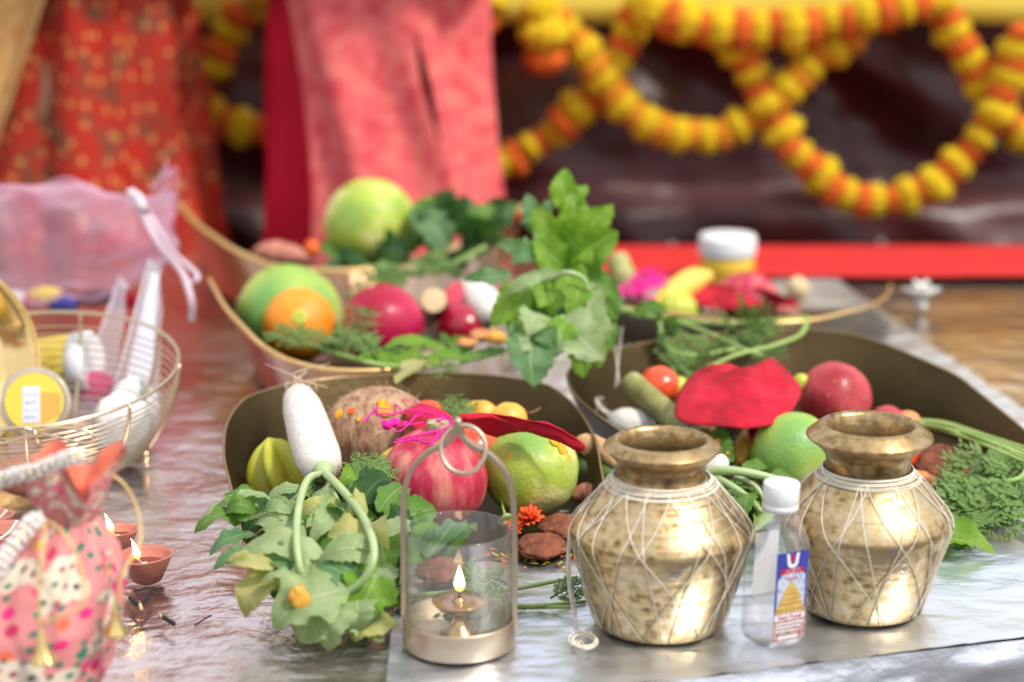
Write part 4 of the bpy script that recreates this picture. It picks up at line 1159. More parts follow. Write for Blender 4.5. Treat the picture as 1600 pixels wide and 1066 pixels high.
# radish stems behind the bottle
rs = thing('radish_bunch', at(1130, 745, .04), 'small radish with a thick pale stem arching behind the plastic bottle', 'radish', )
MB().ball(at(1118, 728, .052), .0115, (1, 1, 1.2), axis_to((.7, 0, .4)), lump(5, .08), 20, 14).build('root', mt['radish'], rs)
stem(rs, mt['stem_pale'], [at(1104, 742, .055), at(1130, 735, .062), at(1175, 740, .060), at(1215, 750, .054), at(1260, 766, .045)], [.0050, .0032])
stem(rs, mt['stem_pale'], [at(1110, 742, .055), at(1140, 758, .052), at(1165, 775, .045), at(1190, 800, .036)], [.0040, .0028])
stem(rs, mt['stem_pale'], [at(1150, 745, .05), at(1180, 760, .05), at(1200, 790, .04)], [.0030, .0020])
for i, (mn, b, t_, wp, z) in enumerate((('leaf_mid', (1172, 770), (1164, 812), 34, .046), ('leaf_dark', (1130, 750), (1180, 800), 50, .034), ('leaf_mid', (1150, 760), (1220, 800), 40, .036), ('leaf_dark', (1110, 760), (1150, 800), 50, .028), ('leaf_mid', (1200, 760), (1225, 735), 30, .05), ('leaf_mid', (1160, 735), (1200, 728), 26, .05), ('leaf_bright', (1190, 780), (1180, 830), 40, .03), ('leaf_dark', (1200, 790), (1240, 770), 40, .036), ('leaf_dark', (1120, 790), (1150, 840), 60, .02), ('leaf_dark', (1160, 800), (1200, 850), 60, .015))):
    pa, pb = at(*b, z), at(*t_, z - .006); leaf(rs, mt[mn], pa, pb, wp * mpp(pa), .005, seed=i)
m = MB()
for i, (a, b) in enumerate((((1108, 755), (1140, 765)), ((1120, 765), (1150, 790)), ((1125, 750), (1150, 775)))): frond_mb(m, at(*a, .05), at(*b, .048), .012, .0, 7, i + 60)
m.build('frond', mt['frond'], rs, kind='stuff')
# carrot greens at the right end
cg = thing('carrot_greens', at(1500, 700, .05), 'bundle of green carrot stems with feathery tops spilling off the right tray', 'carrot tops', 'feathery carrot tops')
for i in range(5):
    o_ = (i - 2) * 1.3
    stem(cg, mt['stem_green'], [at(1432, 660 + o_ * 1.5, .044), at(1480, 668 + o_ * 2.6, .050 + .003 * (i % 2)), at(1540, 688 + o_ * 3.0, .054 + .004 * (i % 3)), at(1610, 714 + o_ * 4.5, .050 + .004 * (i % 2))], [.0022, .0017])
stem(cg, mt['stem_green'], [at(1610, 716, .05), at(1596, 745, .045), at(1560, 755, .04), at(1510, 768, .03), at(1470, 772, .02)], [.0028, .0018])
stem(cg, mt['stem_green'], [at(1620, 770, .02), at(1560, 805, .012), at(1500, 820, .012)], [.0020, .0012])
stem(cg, mt['stem_green'], [at(1555, 712, .05), at(1520, 740, .04), at(1490, 780, .025), at(1475, 815, .015)], [.0022, .0012])
m = MB(); rnd = random.Random(31)
for i, (a, b) in enumerate((((1555, 712), (1500, 750)), ((1540, 722), (1490, 770)), ((1520, 745), (1480, 800)), ((1510, 760), (1475, 830)), ((1530, 760), (1500, 820)), ((1500, 790), (1485, 845)), ((1560, 756), (1540, 800)), ((1520, 768), (1560, 790)), ((1590, 750), (1580, 790)), ((1600, 760), (1590, 815)), ((1610, 780), (1600, 830)), ((1500, 820), (1550, 800)), ((1480, 775), (1468, 815)), ((1560, 715), (1572, 740)), ((1545, 800), (1500, 812)), ((1490, 800), (1520, 835)), ((1595, 735), (1560, 770)), ((1525, 730), (1560, 735)))):
    z0 = interp(a[1], [700, 760, 830], [.050, .036, .014]); z1 = interp(b[1], [700, 760, 845], [.050, .034, .008])
    frond_mb(m, at(*a, z0), at(*b, z1), .027, .008, 7, i + 80)
m.build('frond', mt['frond'], cg, kind='stuff')
gl = thing('green_leaf', at(1500, 860, .005), 'broad folded green leaf lying on the silver foil beside the right pot', 'leaf')
leaf(gl, mt['leaf_bright'], at(1440, 848, .016), at(1556, 868, .006), .040, .008, nrm=(0, -.4, 1), fold=.5, seed=5)
leaf(gl, mt['leaf_bright'], at(1450, 860, .012), at(1490, 815, .02), .034, .004, seed=8)
leaf(gl, mt['leaf_mid'], at(1470, 840, .014), at(1518, 848, .012), .026, .004, seed=12)
# fine threads hanging between the trays
ft = thing('loose_threads', at(955, 600, .06), 'two fine grey threads hanging from the leaves into the right tray', 'thread')
for a, b in (((958, 520), (968, 600)), ((972, 510), (962, 605))):
    MB().tube([at(*a, .10), at(*b, .07)], .0005, 5).build('strand', mt['thread'], ft)

# ================================================================ BACK LEFT TRAY (orange, bright pomegranate)
fruit('pomelo', 'big round green pomelo right behind the orange', 'pomelo', 452, 492, 168, .012, 'pomelo_green', (1, 1, .92), (.2, .2, .9), lump(6, .04, 1.4), 'pomelos', calyx=None)
fruit('orange', 'bright orange with its navel facing out', 'orange', 467, 506, 113, .040, 'orange_skin', (1, 1, .94), (.1, -.75, .35), lump(3, .02), None, calyx='scar', cmat='lime')
fruit('pomegranate', 'glossy magenta pomegranate beside the orange', 'pomegranate', 598, 508, 130, .030, 'pome_hot', (1, 1, .96), (.1, .5, .8), pomefn(5), 'pomegranates', calyx=None)
cane('dark sugarcane piece with a pale round cut end facing out', (678, 469, .108), (690, 520, .03), 20, 'cane_dark', 1)
fruit('apple', 'dark red apple right of the glossy pomegranate', 'apple', 722, 512, 90, .030, 'apple', (1, 1, .92), (.1, .2, .9), lambda d: 1 + .03 * nz(d, 1.5, 2) - .10 * max(0, d.z - .86) * 6)
ptl = thing('red_petal', at(712, 462, .09), 'upright glossy dark red petal between the sugarcane and white radish', 'petal')
leaf(ptl, mt['apple'], at(706, 484, .09), at(716, 440, .112), .026, .003, nrm=TOCAM, fold=.4, ser=0, ruff=.1, seed=3, name='petal')
knob_root('thick white radish end lying behind the dark red apple', 'radish', 'white_radish', [(768, 495, .085), (750, 470, .094), (728, 450, .10)], [18, 28, 30, 27, 16], 'radish', 17)
for x, y, r_, s, lb in ((752, 524, 26, 1, 'small orange carrot slice in front of the dark red apple'), (728, 538, 22, 2, 'tan carrot slice lying by the tray leaves'), (620, 472, 24, 3, 'peach coloured petal clump on top of the glossy pomegranate'), (775, 528, 24, 4, 'orange petal clump next to the drooping greens')):
    c = at(x, y, .098)
    MB().ball(c, r_ * .5 * mpp(c) * 1.2, (1.2, 1, .7), None, lump(s, .25, 2.5, .1, 6), 20, 14).build('carrot_slice', mt['carrot'] if s != 4 else mt['pear'], loc=c, label=lb, cat='carrot')
hb = thing('herb_sprigs', at(640, 555, .09), 'flat green leaves and stems along the front rim of the orange tray', 'herbs')
for pts in ([(480, 538), (540, 556), (620, 566), (700, 560), (780, 548)], [(520, 552), (600, 572), (690, 572), (770, 556)], [(560, 545), (640, 556), (720, 548)], [(505, 548), (580, 566), (650, 574)]):
    stem(hb, mt['stem_green'], [at(x, y, .094) for x, y in pts], [.0026, .0016])
for i, (mn, b, t_, wp) in enumerate((('leaf_bright', (660, 555), (590, 552), 26), ('leaf_bright', (600, 548), (690, 540), 28), ('leaf_mid', (680, 560), (740, 548), 26), ('leaf_bright', (700, 552), (660, 540), 26), ('leaf_mid', (720, 565), (780, 552), 26), ('leaf_bright', (640, 545), (720, 535), 24), ('leaf_yellow', (655, 562), (618, 600), 44), ('leaf_bright', (670, 558), (690, 572), 26), ('leaf_bright', (610, 565), (560, 556), 20), ('leaf_mid', (690, 535), (700, 528), 24), ('leaf_bright', (560, 562), (620, 556), 22), ('leaf_mid', (730, 545), (700, 556), 24), ('leaf_dark', (640, 548), (600, 560), 30), ('leaf_dark', (700, 545), (750, 560), 30), ('leaf_bright', (590, 560), (650, 568), 22), ('leaf_mid', (750, 560), (790, 545), 26), ('leaf_dark', (560, 548), (610, 552), 26), ('leaf_bright', (720, 560), (670, 566), 22), ('leaf_mid', (530, 545), (500, 540), 20), ('leaf_dark', (680, 535), (640, 530), 26), ('leaf_bright', (700, 540), (735, 532), 22))):
    pa, pb = at(*b, .097), at(*t_, .094); leaf(hb, mt[mn], pa, pb, wp * mpp(pa), .004, seed=i * 2.1)
m = MB()
for i, (a, b) in enumerate((((560, 545), (520, 525)), ((540, 552), (560, 480)), ((480, 540), (430, 520)), ((560, 540), (585, 478)), ((500, 545), (470, 520)), ((590, 555), (560, 530)), ((700, 568), (690, 590)))): frond_mb(m, at(*a, .102), at(*b, .108), .020, .004, 8, i + 120)
m.build('frond', mt['frond'], hb, kind='stuff')

# ================================================================ REAR TRAY
fruit('pomelo', 'yellow green pomelo topping the rearmost tray', 'pomelo', 577, 348, 146, .075, 'pomelo', (1, 1, .92), (-.3, -.1, .9), lump(8, .05, 1.3), 'pomelos', calyx='scar', cmat='lime')
knob_root('brown sweet potato lying at the left of the rearmost tray', 'sweet potato', 'sweet_potato', [(395, 395, .098), (430, 396, .10), (485, 404, .098)], [5, 16, 20, 18, 6], 'sweet_potato', 19)
c = at(487, 388, .12)
MB().ball(c, .010, (1, 1, 1.2), None, lump(2, .2, 2), 18, 12).build('orange_bud', mt['petal_orange'], loc=c, label='small bright orange bud left of the topmost pomelo', cat='flower')
dk = thing('leafy_greens', at(660, 410, .10), 'dark glossy leafy greens heaped on the rearmost tray', 'greens')
rnd = random.Random(77)
D_ = [((560, 420), (495, 385), 50), ((560, 425), (500, 420), 46), ((570, 400), (540, 430), 50), ((620, 390), (575, 345), 56), ((640, 400), (590, 410), 60), ((650, 395), (610, 340), 60), ((700, 390), (640, 330), 60), ((690, 380), (660, 320), 60), ((700, 350), (700, 296), 56), ((720, 370), (730, 305), 60), ((740, 380), (770, 320), 64), ((760, 380), (812, 318), 60), ((740, 390), (805, 350), 60), ((690, 400), (720, 430), 56), ((660, 400), (670, 430), 56), ((620, 410), (610, 440), 50), ((650, 380), (680, 360), 60), ((600, 420), (640, 400), 50), ((720, 400), (770, 390), 56), ((700, 390), (650, 380), 60), ((680, 350), (640, 330), 50), ((740, 350), (700, 330), 56), ((780, 360), (790, 310), 50), ((600, 400), (560, 390), 50)]
for i, (b, t_, wp) in enumerate(D_):
    dd = 2.56 + rnd.uniform(-.05, .05) + .06 * (400 - b[1]) / 100
    pa, pb = atd(*b, dd), atd(*t_, dd + rnd.uniform(-.05, .04))
    leaf(dk, mt['leaf_dark' if i % 5 > 1 else ('leaf_blue' if i % 5 else 'leaf_mid')], pa, pb, wp * mpp(pa) * 1.1, .012, fold=.3, ruff=.5, lobes=3 if i % 2 else 0, seed=i * 3.3)
m = MB()
for i, (a, b) in enumerate((((640, 420), (560, 462)), ((630, 415), (590, 450)), ((650, 400), (690, 425)))): frond_mb(m, atd(*a, 2.46), atd(*b, 2.42), .028, .006, 9, i + 150)
m.build('frond', mt['frond'], dk, kind='stuff')
for pts in ([(640, 430), (700, 415), (760, 385)], [(600, 430), (680, 420), (740, 400)]):
    stem(dk, mt['stem_green'], [atd(x, y, 2.47) for x, y in pts], [.004, .003])

# ================================================================ RADISH GREENS IN THE MIDDLE
mg = thing('radish_greens', at(860, 470, .10), 'tall bright green radish leaves rising between the back trays', 'greens')
G_ = [  # mat, base, tip, width, d_base, d_tip, lobes
 ('leaf_bright', (896, 335), (882, 262), 44, 2.14, 2.16, 0), ('leaf_bright', (895, 330), (918, 290), 34, 2.15, 2.15, 0), ('leaf_bright', (895, 395), (958, 320), 62, 2.12, 2.10, 0), ('leaf_bright', (895, 415), (966, 362), 76, 2.10, 2.07, 0), ('leaf_bright', (890, 400), (832, 325), 62, 2.12, 2.12, 0), ('leaf_bright', (893, 370), (895, 300), 58, 2.14, 2.14, 0), ('leaf_bright', (890, 420), (835, 372), 56, 2.10, 2.10, 0), ('leaf_bright', (900, 425), (930, 380), 56, 2.09, 2.08, 0),
 ('leaf_blue', (845, 370), (824, 300), 34, 2.16, 2.18, 0), ('leaf_blue', (840, 360), (858, 312), 26, 2.16, 2.18, 0), ('leaf_blue', (838, 395), (780, 380), 40, 2.12, 2.10, 0), ('leaf_blue', (840, 405), (800, 410), 34, 2.10, 2.08, 0), ('leaf_blue', (860, 350), (812, 345), 34, 2.15, 2.15, 0),
 ('leaf_mid', (880, 430), (840, 400), 60, 2.12, 2.10, 0), ('leaf_mid', (885, 450), (850, 440), 60, 2.12, 2.10, 0), ('leaf_dark', (880, 440), (900, 400), 60, 2.15, 2.15, 0), ('leaf_dark', (870, 470), (850, 520), 80, 2.14, 2.12, 0), ('leaf_dark', (890, 470), (920, 530), 80, 2.14, 2.12, 0), ('leaf_mid', (880, 420), (930, 440), 50, 2.12, 2.10, 0),
 ('leaf_blue', (800, 430), (724, 432), 34, 2.06, 2.06, 0), ('leaf_pale', (850, 430), (786, 460), 24, 2.02, 2.02, 0), ('leaf_pale', (870, 426), (820, 440), 18, 2.02, 2.03, 0), ('leaf_bright', (840, 445), (768, 510), 62, 2.04, 2.02, 0), ('leaf_bright', (850, 455), (795, 520), 60, 2.04, 2.01, 0),
 ('leaf_bright', (890, 430), (858, 490), 46, 2.03, 2.00, 0), ('leaf_bright', (900, 440), (890, 495), 50, 2.02, 1.99, 0), ('leaf_pale', (905, 450), (945, 482), 48, 2.03, 2.00, 0), ('leaf_bright', (890, 430), (920, 450), 40, 2.04, 2.02, 0), ('leaf_mid', (905, 440), (970, 470), 50, 2.08, 2.04, 0), ('leaf_bright', (860, 445), (842, 480), 44, 2.03, 2.0, 0),
 ('leaf_pale', (880, 495), (942, 558), 88, 1.99, 1.95, 0), ('leaf_bright', (890, 500), (862, 558), 62, 1.99, 1.96, 0), ('leaf_pale', (905, 490), (955, 515), 60, 2.0, 1.97, 0), ('leaf_bright', (905, 540), (912, 588), 48, 1.98, 1.95, 0), ('leaf_bright', (925, 530), (935, 575), 40, 1.98, 1.96, 0),
 ('leaf_pale', (835, 488), (825, 525), 48, 1.98, 1.95, 0), ('leaf_blue', (835, 520), (834, 604), 80, 1.97, 1.93, 0), ('leaf_pale', (820, 520), (806, 572), 42, 1.96, 1.94, 0), ('leaf_blue', (850, 515), (866, 545), 38, 1.97, 1.95, 0), ('leaf_blue', (815, 510), (798, 545), 40, 1.98, 1.96, 0), ('leaf_mid', (870, 480), (820, 500), 50, 2.04, 2.02, 0), ('leaf_mid', (920, 500), (960, 540), 50, 2.04, 2.02, 0), ('leaf_mid', (940, 470), (965, 500), 40, 2.05, 2.03, 0)]
for i, (mn, b, t_, wp, d0, d1, lb) in enumerate(G_):
    pa, pb = atd(*b, d0), atd(*t_, d1)
    leaf(mg, mt[mn], pa, pb, wp * mpp(pa) * 1.1, random.uniform(.004, .012), nrm=TOCAM + V((random.uniform(-.3, .3), 0, random.uniform(-.2, .6))), fold=.2, ruff=.34, curl=random.uniform(0, .2), lobes=2 if i % 3 == 1 else 0, seed=i * 1.9, n=16)
for pts in ([(864, 436, 2.02), (885, 426, 2.0), (910, 434, 2.0), (920, 455, 2.0)], [(880, 495, 1.99), (862, 510, 1.98), (840, 520, 1.97)], [(893, 470, 2.1), (895, 420, 2.1), (895, 340, 2.14)], [(860, 470, 2.1), (845, 410, 2.12), (835, 360, 2.15)], [(850, 500, 2.05), (870, 460, 2.06), (885, 440, 2.05)]):
    stem(mg, mt['stem_pale'], [atd(*p) for p in pts], [.0034, .0022])
# pale radish ends inside the greens
fruit('small_radish', 'pale pinkish radish nub showing among the tall greens', 'radish', 850, 370, 26, .19, 'radish', (1, 1, 1.3), (1, 0, .1))

# ================================================================ BACK RIGHT TRAY
cane('greyish sugarcane stub standing at the left of the low tray', (965, 408, .085), (985, 470, .045), 19, 'cane_skin', 1)
uf = thing('herb_sprigs', at(1120, 660, .03), 'dark green leaves packed beneath the fruit of the right front tray', 'herbs')
for i, (mn, b, t_, wp, z) in enumerate((('leaf_dark', (1080, 665), (1130, 700), 44, .04), ('leaf_mid', (1100, 680), (1060, 660), 36, .042), ('leaf_dark', (1180, 690), (1140, 730), 44, .035), ('leaf_dark', (1010, 640), (1050, 665), 40, .04), ('leaf_mid', (1290, 672), (1330, 690), 36, .02), ('leaf_dark', (1300, 680), (1270, 720), 40, .02), ('leaf_mid', (1380, 690), (1350, 680), 30, .02), ('leaf_dark', (1190, 720), (1170, 750), 40, .03), ('leaf_mid', (1000, 625), (1030, 640), 30, .045))):
    pa, pb = at(*b, z), at(*t_, z - .006); leaf(uf, mt[mn], pa, pb, wp * mpp(pa), .006, seed=i * 1.7)
tuft('magenta thread tangle at the left of the low back tray', [(960, 462), (985, 440), (1010, 425), (1040, 430), (1020, 450), (1000, 455), (1015, 470), (990, 462), (1045, 440)], lambda p: .075, 14, 9, [(1000, 445, 10), (1018, 436, 9), (965, 464, 8), (1018, 468, 6)])
knob_root('curved pale yellow banana behind the red cloth of the low tray', 'banana', 'banana', [(1020, 480, .05), (1050, 462, .06), (1080, 440, .075), (1110, 430, .08)], [10, 20, 22, 20, 8], 'banana', 23)
knob_root('pale green guava lying low in the back right tray', 'guava', 'guava', [(1025, 482, .045), (1055, 484, .045), (1095, 486, .04)], [14, 25, 27, 24, 8], 'lime', 25)
fruit('pomegranate', 'pink pomegranate behind the flat red cloth of the low back tray', 'pomegranate', 1168, 466, 100, .006, 'pome', (1, 1, .8), (.2, .3, .9), pomefn(8), 'pomegranates')
sheet([(1072, 462), (1078, 446), (1100, 440), (1130, 448), (1165, 443), (1190, 448), (1215, 460), (1245, 470), (1240, 480), (1200, 478), (1150, 482), (1105, 482)], [.060, .066, .070, .072, .074, .072, .066, .05, .044, .048, .05, .05], .008, 6, 15, .004).build('red_cloth', mt['felt'], loc=at(1150, 470, .04), label='flat red cloth lying in the low back right tray', cat='cloth', solid=.0012)
knob_root('small brown tuber at the right end of the low back tray', 'tuber', 'tuber', [(1190, 490, .028), (1215, 488, .03), (1250, 492, .026)], [5, 10, 11, 5], 'sweet_potato', 27)
fruit('garlic_bulb', 'pale peach garlic bulb behind the pointed end of the low tray', 'garlic', 1246, 452, 36, .012, 'cane_cut', (1, 1, 1.1), (0, 0, 1))
cg = thing('carrot_greens', at(1100, 510, .06), 'green carrot stems and feathery leaves draped over the low back tray', 'carrot tops', 'feathery carrot tops')
for pts in ([(955, 482), (1010, 494), (1080, 510), (1160, 545), (1190, 556)], [(955, 478), (1030, 496), (1130, 506), (1200, 500), (1262, 496)], [(1262, 496), (1252, 522), (1210, 540), (1150, 555), (1095, 580)], [(1030, 500), (1040, 540), (1080, 556), (1150, 545)]):
    stem(cg, mt['stem_green'], [atd(x, y, 2.20 - .002 * max(0, y - 500)) for x, y in pts], [.0032, .0020])
leaf(cg, mt['leaf_mid'], atd(985, 492, 2.19), atd(1045, 486, 2.17), .030, .006, seed=4)
leaf(cg, mt['leaf_blue'], atd(940, 470, 2.17), atd(968, 490, 2.15), .034, .006, seed=6)
m = MB()
for i, (a, b, d_) in enumerate((((1160, 520), (1170, 480), 2.2), ((1170, 520), (1200, 488), 2.2), ((1150, 520), (1130, 500), 2.2), ((1160, 515), (1190, 525), 2.18), ((1165, 525), (1210, 520), 2.19), ((1145, 520), (1160, 545), 2.18), ((1040, 510), (1060, 545), 2.14), ((1040, 520), (1035, 500), 2.14), ((1060, 530), (1100, 560), 2.13), ((1100, 555), (1130, 540), 2.13), ((1095, 580), (1050, 570), 2.08), ((1095, 575), (1070, 590), 2.08), ((1100, 575), (1110, 550), 2.08), ((1085, 575), (1100, 600), 2.08), ((1180, 545), (1210, 560), 2.15))):
    frond_mb(m, atd(*a, d_), atd(*b, d_ - .02), .023, .004, 6, i + 200)
m.build('frond', mt['frond'], cg, kind='stuff')
# jar and white blossom behind
M('jar_lid', ((.78, .79, .80),), rough=.45)
M('jar_body', ((.78, .50, .02), (.82, .58, .05)), scale=10, rough=.35, coat=.3)
M('jar_band', ((.60, .30, .02),), rough=.5)
c = at(1135, 442, .0); r = 44 * mpp(c)
jr = thing('jar', c, 'yellow plastic jar with a white screw lid behind the low tray', 'jar')
h = c.z + 54 * mpp(c)
MB().lathe(c, [(r * .6, 0), (r * .94, .001), (r * .97, .006), (r * .97, r * .9), (r * .92, r * 1.04), (r * .85, r * 1.10)], 40, cap=(True, True)).build('body', mt['jar_body'], jr)
MB().lathe(c, [(r * .985, r * .30), (r * .985, r * .62)], 40).build('label_band', mt['jar_band'], jr)
MB().lathe(c, [(r * .90, r * 1.02), (r * 1.0, r * 1.04), (r * 1.02, r * 1.12), (r * 1.02, r * 1.62), (r * .98, r * 1.72), (r * .9, r * 1.75), (0.0005, r * 1.75)], 48, fn=lambda a, q, z: q * (1 + .008 * sin(a * 48) * (r * 1.1 < z < r * 1.6))).build('lid', mt['jar_lid'], jr)
wf = thing('white_flower', at(1440, 478), 'single white blossom standing on the brownish film at right', 'flower')
c = at(1440, 474, .012)
for k in range(9):
    an = 2 * pi * k / 9 + .2; tl = .5 if k % 2 else 1.0
    d = V((cos(an) * tl, sin(an) * tl, 1.0 if tl < 1 else .75)).normalized()
    leaf(wf, mt['flower_white'], c - V((0, 0, .006)), c + d * .036, .026, .005, nrm=-V((cos(an), sin(an), -.6)), ser=0, ruff=.1, seed=k, n=8, name='petal')
MB().lathe(c, [(.004, -.012), (.007, -.008), (.009, 0), (.004, .006)], 16, cap=(True, True)).build('base', mt['flower_white'], wf)

# ================================================================ BRASS POTS with cotton thread nets
def pot(label, px, py, prof, neck, water_z, seed, nets, twist, inner_r):
    c = at(px, py, .0045)
    t = thing('brass_pot', c, label, 'pot', 'brass water pots wound with cotton thread')
    k = .01
    P = [(r * k, z * k) for r, z in prof]
    # smooth the profile a little by inserting points
    def cham(P):
        out = [P[0]]
        for a, b in zip(P, P[1:]):
            out += [(a[0] * .93 + b[0] * .07, a[1] * .93 + b[1] * .07), (a[0] * .07 + b[0] * .93, a[1] * .07 + b[1] * .93)]
        return out + [P[-1]]
    PS = cham(P)
    i_n = min(i for i, p in enumerate(PS) if p[1] >= neck * k)
    def dent(a, r, z):
        return r * (1 + .006 * nz((cos(a) * 2, sin(a) * 2, z * 40), 1, seed) + .003 * nz((cos(a) * 6, sin(a) * 6, z * 120), 1, seed + 4))
    MB().lathe(c, PS[:i_n + 1], 96, fn=dent, cap=(True, False)).build('body', mt['pot_brass'], t)
    top = PS[i_n:] + [(inner_r * k, PS[-1][1] - .003), (inner_r * k * .97, (neck + 1) * k), (inner_r * k * 1.0, neck * k), (inner_r * k * 1.5, (neck - 1.6) * k)]
    MB().lathe(c, top, 96, fn=lambda a, r, z: r * (1 + .004 * nz((cos(a) * 3, sin(a) * 3, z * 60), 1, seed + 7))).build('neck', mt['pot_neck'], t)
    if water_z:
        MB().lathe(c, [(inner_r * k * .985, water_z * k), (.0004, water_z * k)], 48).build('water', mt['water'], t)
    def onprof(z):
        b = 0
        for (r0, z0), (r1, z1) in zip(PS[:i_n + 1], PS[1:i_n + 2]):
            if z0 <= z <= z1 and z1 > z0: b = max(b, r0 + (r1 - r0) * (z - z0) / (z1 - z0))
        return b or PS[1][0]
    rnd = random.Random(seed)
    zt, zb_ = (neck - .15) * k, .004
    def strand(a0, a1, z0=zt, z1=zb_, r=.00043, kink=None):
        pts = []
        for i in range(34):
            f = i / 33
            z = z0 + (z1 - z0) * f
            a = a0 + (a1 - a0) * f
            if kink is not None:
                a = a0 + (kink - a0) * min(1, f / .5) + (a1 - kink) * max(0, (f - .5) / .5)
            q = onprof(z) + .0011
            pts.append(c + V((q * cos(a), q * sin(a), z)))
        MB().tube(pts, r, 6).build('thread', mt['thread'], t)
    for n_, dl, ph in nets:
        for i in range(n_):
            a = ph + 2 * pi * i / n_ + rnd.uniform(-.10, .10)
            strand(a, a + dl + rnd.uniform(-.18, .18)); strand(a + rnd.uniform(-.08, .08), a - dl + rnd.uniform(-.18, .18))
    for i in range(7):
        z = (neck + .1 - .12 * i) * k; q = onprof(min(z, zt)) + .0012 + .0004 * (i % 3)
        tl = rnd.uniform(-.03, .03)
        MB().tube([c + V((q * cos(a), q * sin(a), z + q * tl * cos(a + i))) for a in [2 * pi * j / 48 for j in range(48)]], .0006, 6, closed=True).build('neck_thread', mt['thread'], t)
    return t, c, onprof
POT1 = [(0.3, .05), (4.5, 0), (5.2, .3), (5.6, 1.0), (6.0, 2.4), (6.5, 4.3), (7.0, 6.2), (7.38, 7.6), (7.53, 8.1), (7.50, 8.5), (7.28, 8.95), (7.0, 9.4), (6.70, 9.8), (6.56, 9.81), (6.50, 9.95), (5.95, 10.65), (5.85, 10.66), (5.79, 10.8), (5.1, 11.6), (5.1, 11.71), (5.0, 11.85), (4.2, 12.5), (3.66, 12.85), (3.52, 13.2), (3.56, 13.9), (3.72, 14.2), (3.95, 14.5), (4.66, 15.18), (4.82, 15.34), (4.78, 15.46), (4.1, 15.95), (3.82, 16.12), (3.62, 16.0)]
POT2 = [(0.3, .05), (4.3, 0), (4.95, .3), (5.3, 1.0), (5.7, 2.4), (6.2, 4.3), (6.68, 6.1), (7.04, 7.4), (7.17, 7.85), (7.14, 8.2), (6.92, 8.7), (6.65, 9.15), (6.34, 9.65), (6.2, 9.66), (6.14, 9.8), (5.5, 10.5), (5.4, 10.61), (5.32, 10.75), (4.5, 11.6), (3.75, 12.1), (3.52, 12.4), (3.5, 13.2), (3.62, 13.7), (4.15, 14.35), (5.02, 15.02), (5.26, 15.24), (5.22, 15.38), (4.35, 16.1), (4.0, 16.34), (3.7, 16.24)]
p1_, c1, on1 = pot('left brass pot with a loose thread tail hanging down its left side', 1029, 974, POT1, 12.85, 11.8, 3, [(9, .5, .2), (8, 1.15, .75)], 0, 3.45)
p2_, c2, on2 = pot('right brass pot with the wider rim and dark water inside', 1346, 949, POT2, 12.4, 13.6, 8, [(8, .55, .5), (7, 1.1, 1.0)], 0, 3.5)
rnd = random.Random(12)
for i in range(9):
    j = lambda s=2.5: rnd.uniform(-s, s)
    pts = [c1 + V((-.035, -.012, .127)), at(950 + j(), 762 + j(), .122), at(912 + j(4), 795 + j(4), .105), at(891 + j(), 838 + j(), .078), at(889 + j(3), 900 + j(), .045), at(896 + j(5), 950 + j(), .020), at(903 + j(6), 985 + j(), .006), at(908 + j(14), 1008 + j(6), .005)]
    MB().tube(bez(pts, 40), .00055, 5).build('loose_thread', mt['thread'], p1_)
for i in range(6):
    a0 = rnd.uniform(0, 6); cc = V((911 + rnd.uniform(-4, 4), 1000 + rnd.uniform(-4, 4), 0))
    MB().tube([at(cc.x + (16 + i) * cos(a0 + t_ * .35), cc.y + (10 + i * .6) * sin(a0 + t_ * .35), .0052 + .0012 * i + .001 * sin(t_ * .7)) for t_ in range(22)], .0006, 5).build('loose_thread', mt['thread'], p1_)
MB().tube(bez([at(915, 985, .006), at(940, 980, .006), at(965, 978, .008)], 12), .0006, 5).build('loose_thread', mt['thread'], p1_)

# ================================================================ LANTERN
sheer_mat('glass', (.9, .95, .95), .045, .03, .42)
def emit(name, c, s):
    m = bpy.data.materials.new(name); m.use_nodes = True
    n, l = m.node_tree.nodes, m.node_tree.links
    n.remove(n['Principled BSDF'])
    e = n.new('ShaderNodeEmission'); e.inputs[0].default_value = (*c, 1); e.inputs[1].default_value = s
    l.new(e.outputs[0], n['Material Output'].inputs[0]); MATS[name] = m
emit('flame_core', (1, .74, .30), 9.0)
emit('flame_base', (1, .42, .06), 3.0)
M('wick', ((.02, .015, .012),), rough=.9)
M('oil', ((.28, .12, .02),), rough=.04, coat=.5)
def flame(parent, p, h, lean=(0, 0)):
    pr = []
    for i in range(17):
        f = i / 16
        pr.append((max(.0001, h * .19 * sin(pi * f ** .55) ** 1.1 * (1 - .25 * f)), f))
    ln = V((lean[0], lean[1], 0))
    def fl(lo, hi, name, mat, sc):
        def g(u, v):
            f = lo + (hi - lo) * v; a = 2 * pi * u
            r = interp(f, [q[1] for q in pr], [q[0] for q in pr]) * sc
            return p + V((r * cos(a), r * sin(a), h * f)) + ln * h * f * f
        MB().grid(g, 20, 16, closeu=True).build(name, mt[mat], parent)
    fl(.22, 1, 'flame', 'flame_core', 1); fl(0, .24, 'flame_base', 'flame_base', 1)
lc = at(718, 1004, .0055)
ln = thing('lantern', lc, 'slim bronze metal and glass lantern with an arched handle and a ring', 'lantern')
MB().lathe(lc, [(.0002, 0), (.0435, 0), (.0455, .001), (.0458, .003), (.0458, .0225), (.0452, .0238), (.0440, .0232), (.0438, .006), (.0002, .0055)], 72).build('base_ring', mt['lantern_metal'], ln)
MB().lathe(lc, [(.0418, .006), (.0425, .012), (.0425, .0975), (.0420, .0985), (.0413, .0975), (.0413, .010)], 72).build('glass', mt['glass'], ln)
rz = Matrix.Rotation(radians(-6), 3, 'Z')
def LZ(x, z, y=0): return lc + rz @ V((x, y, z))
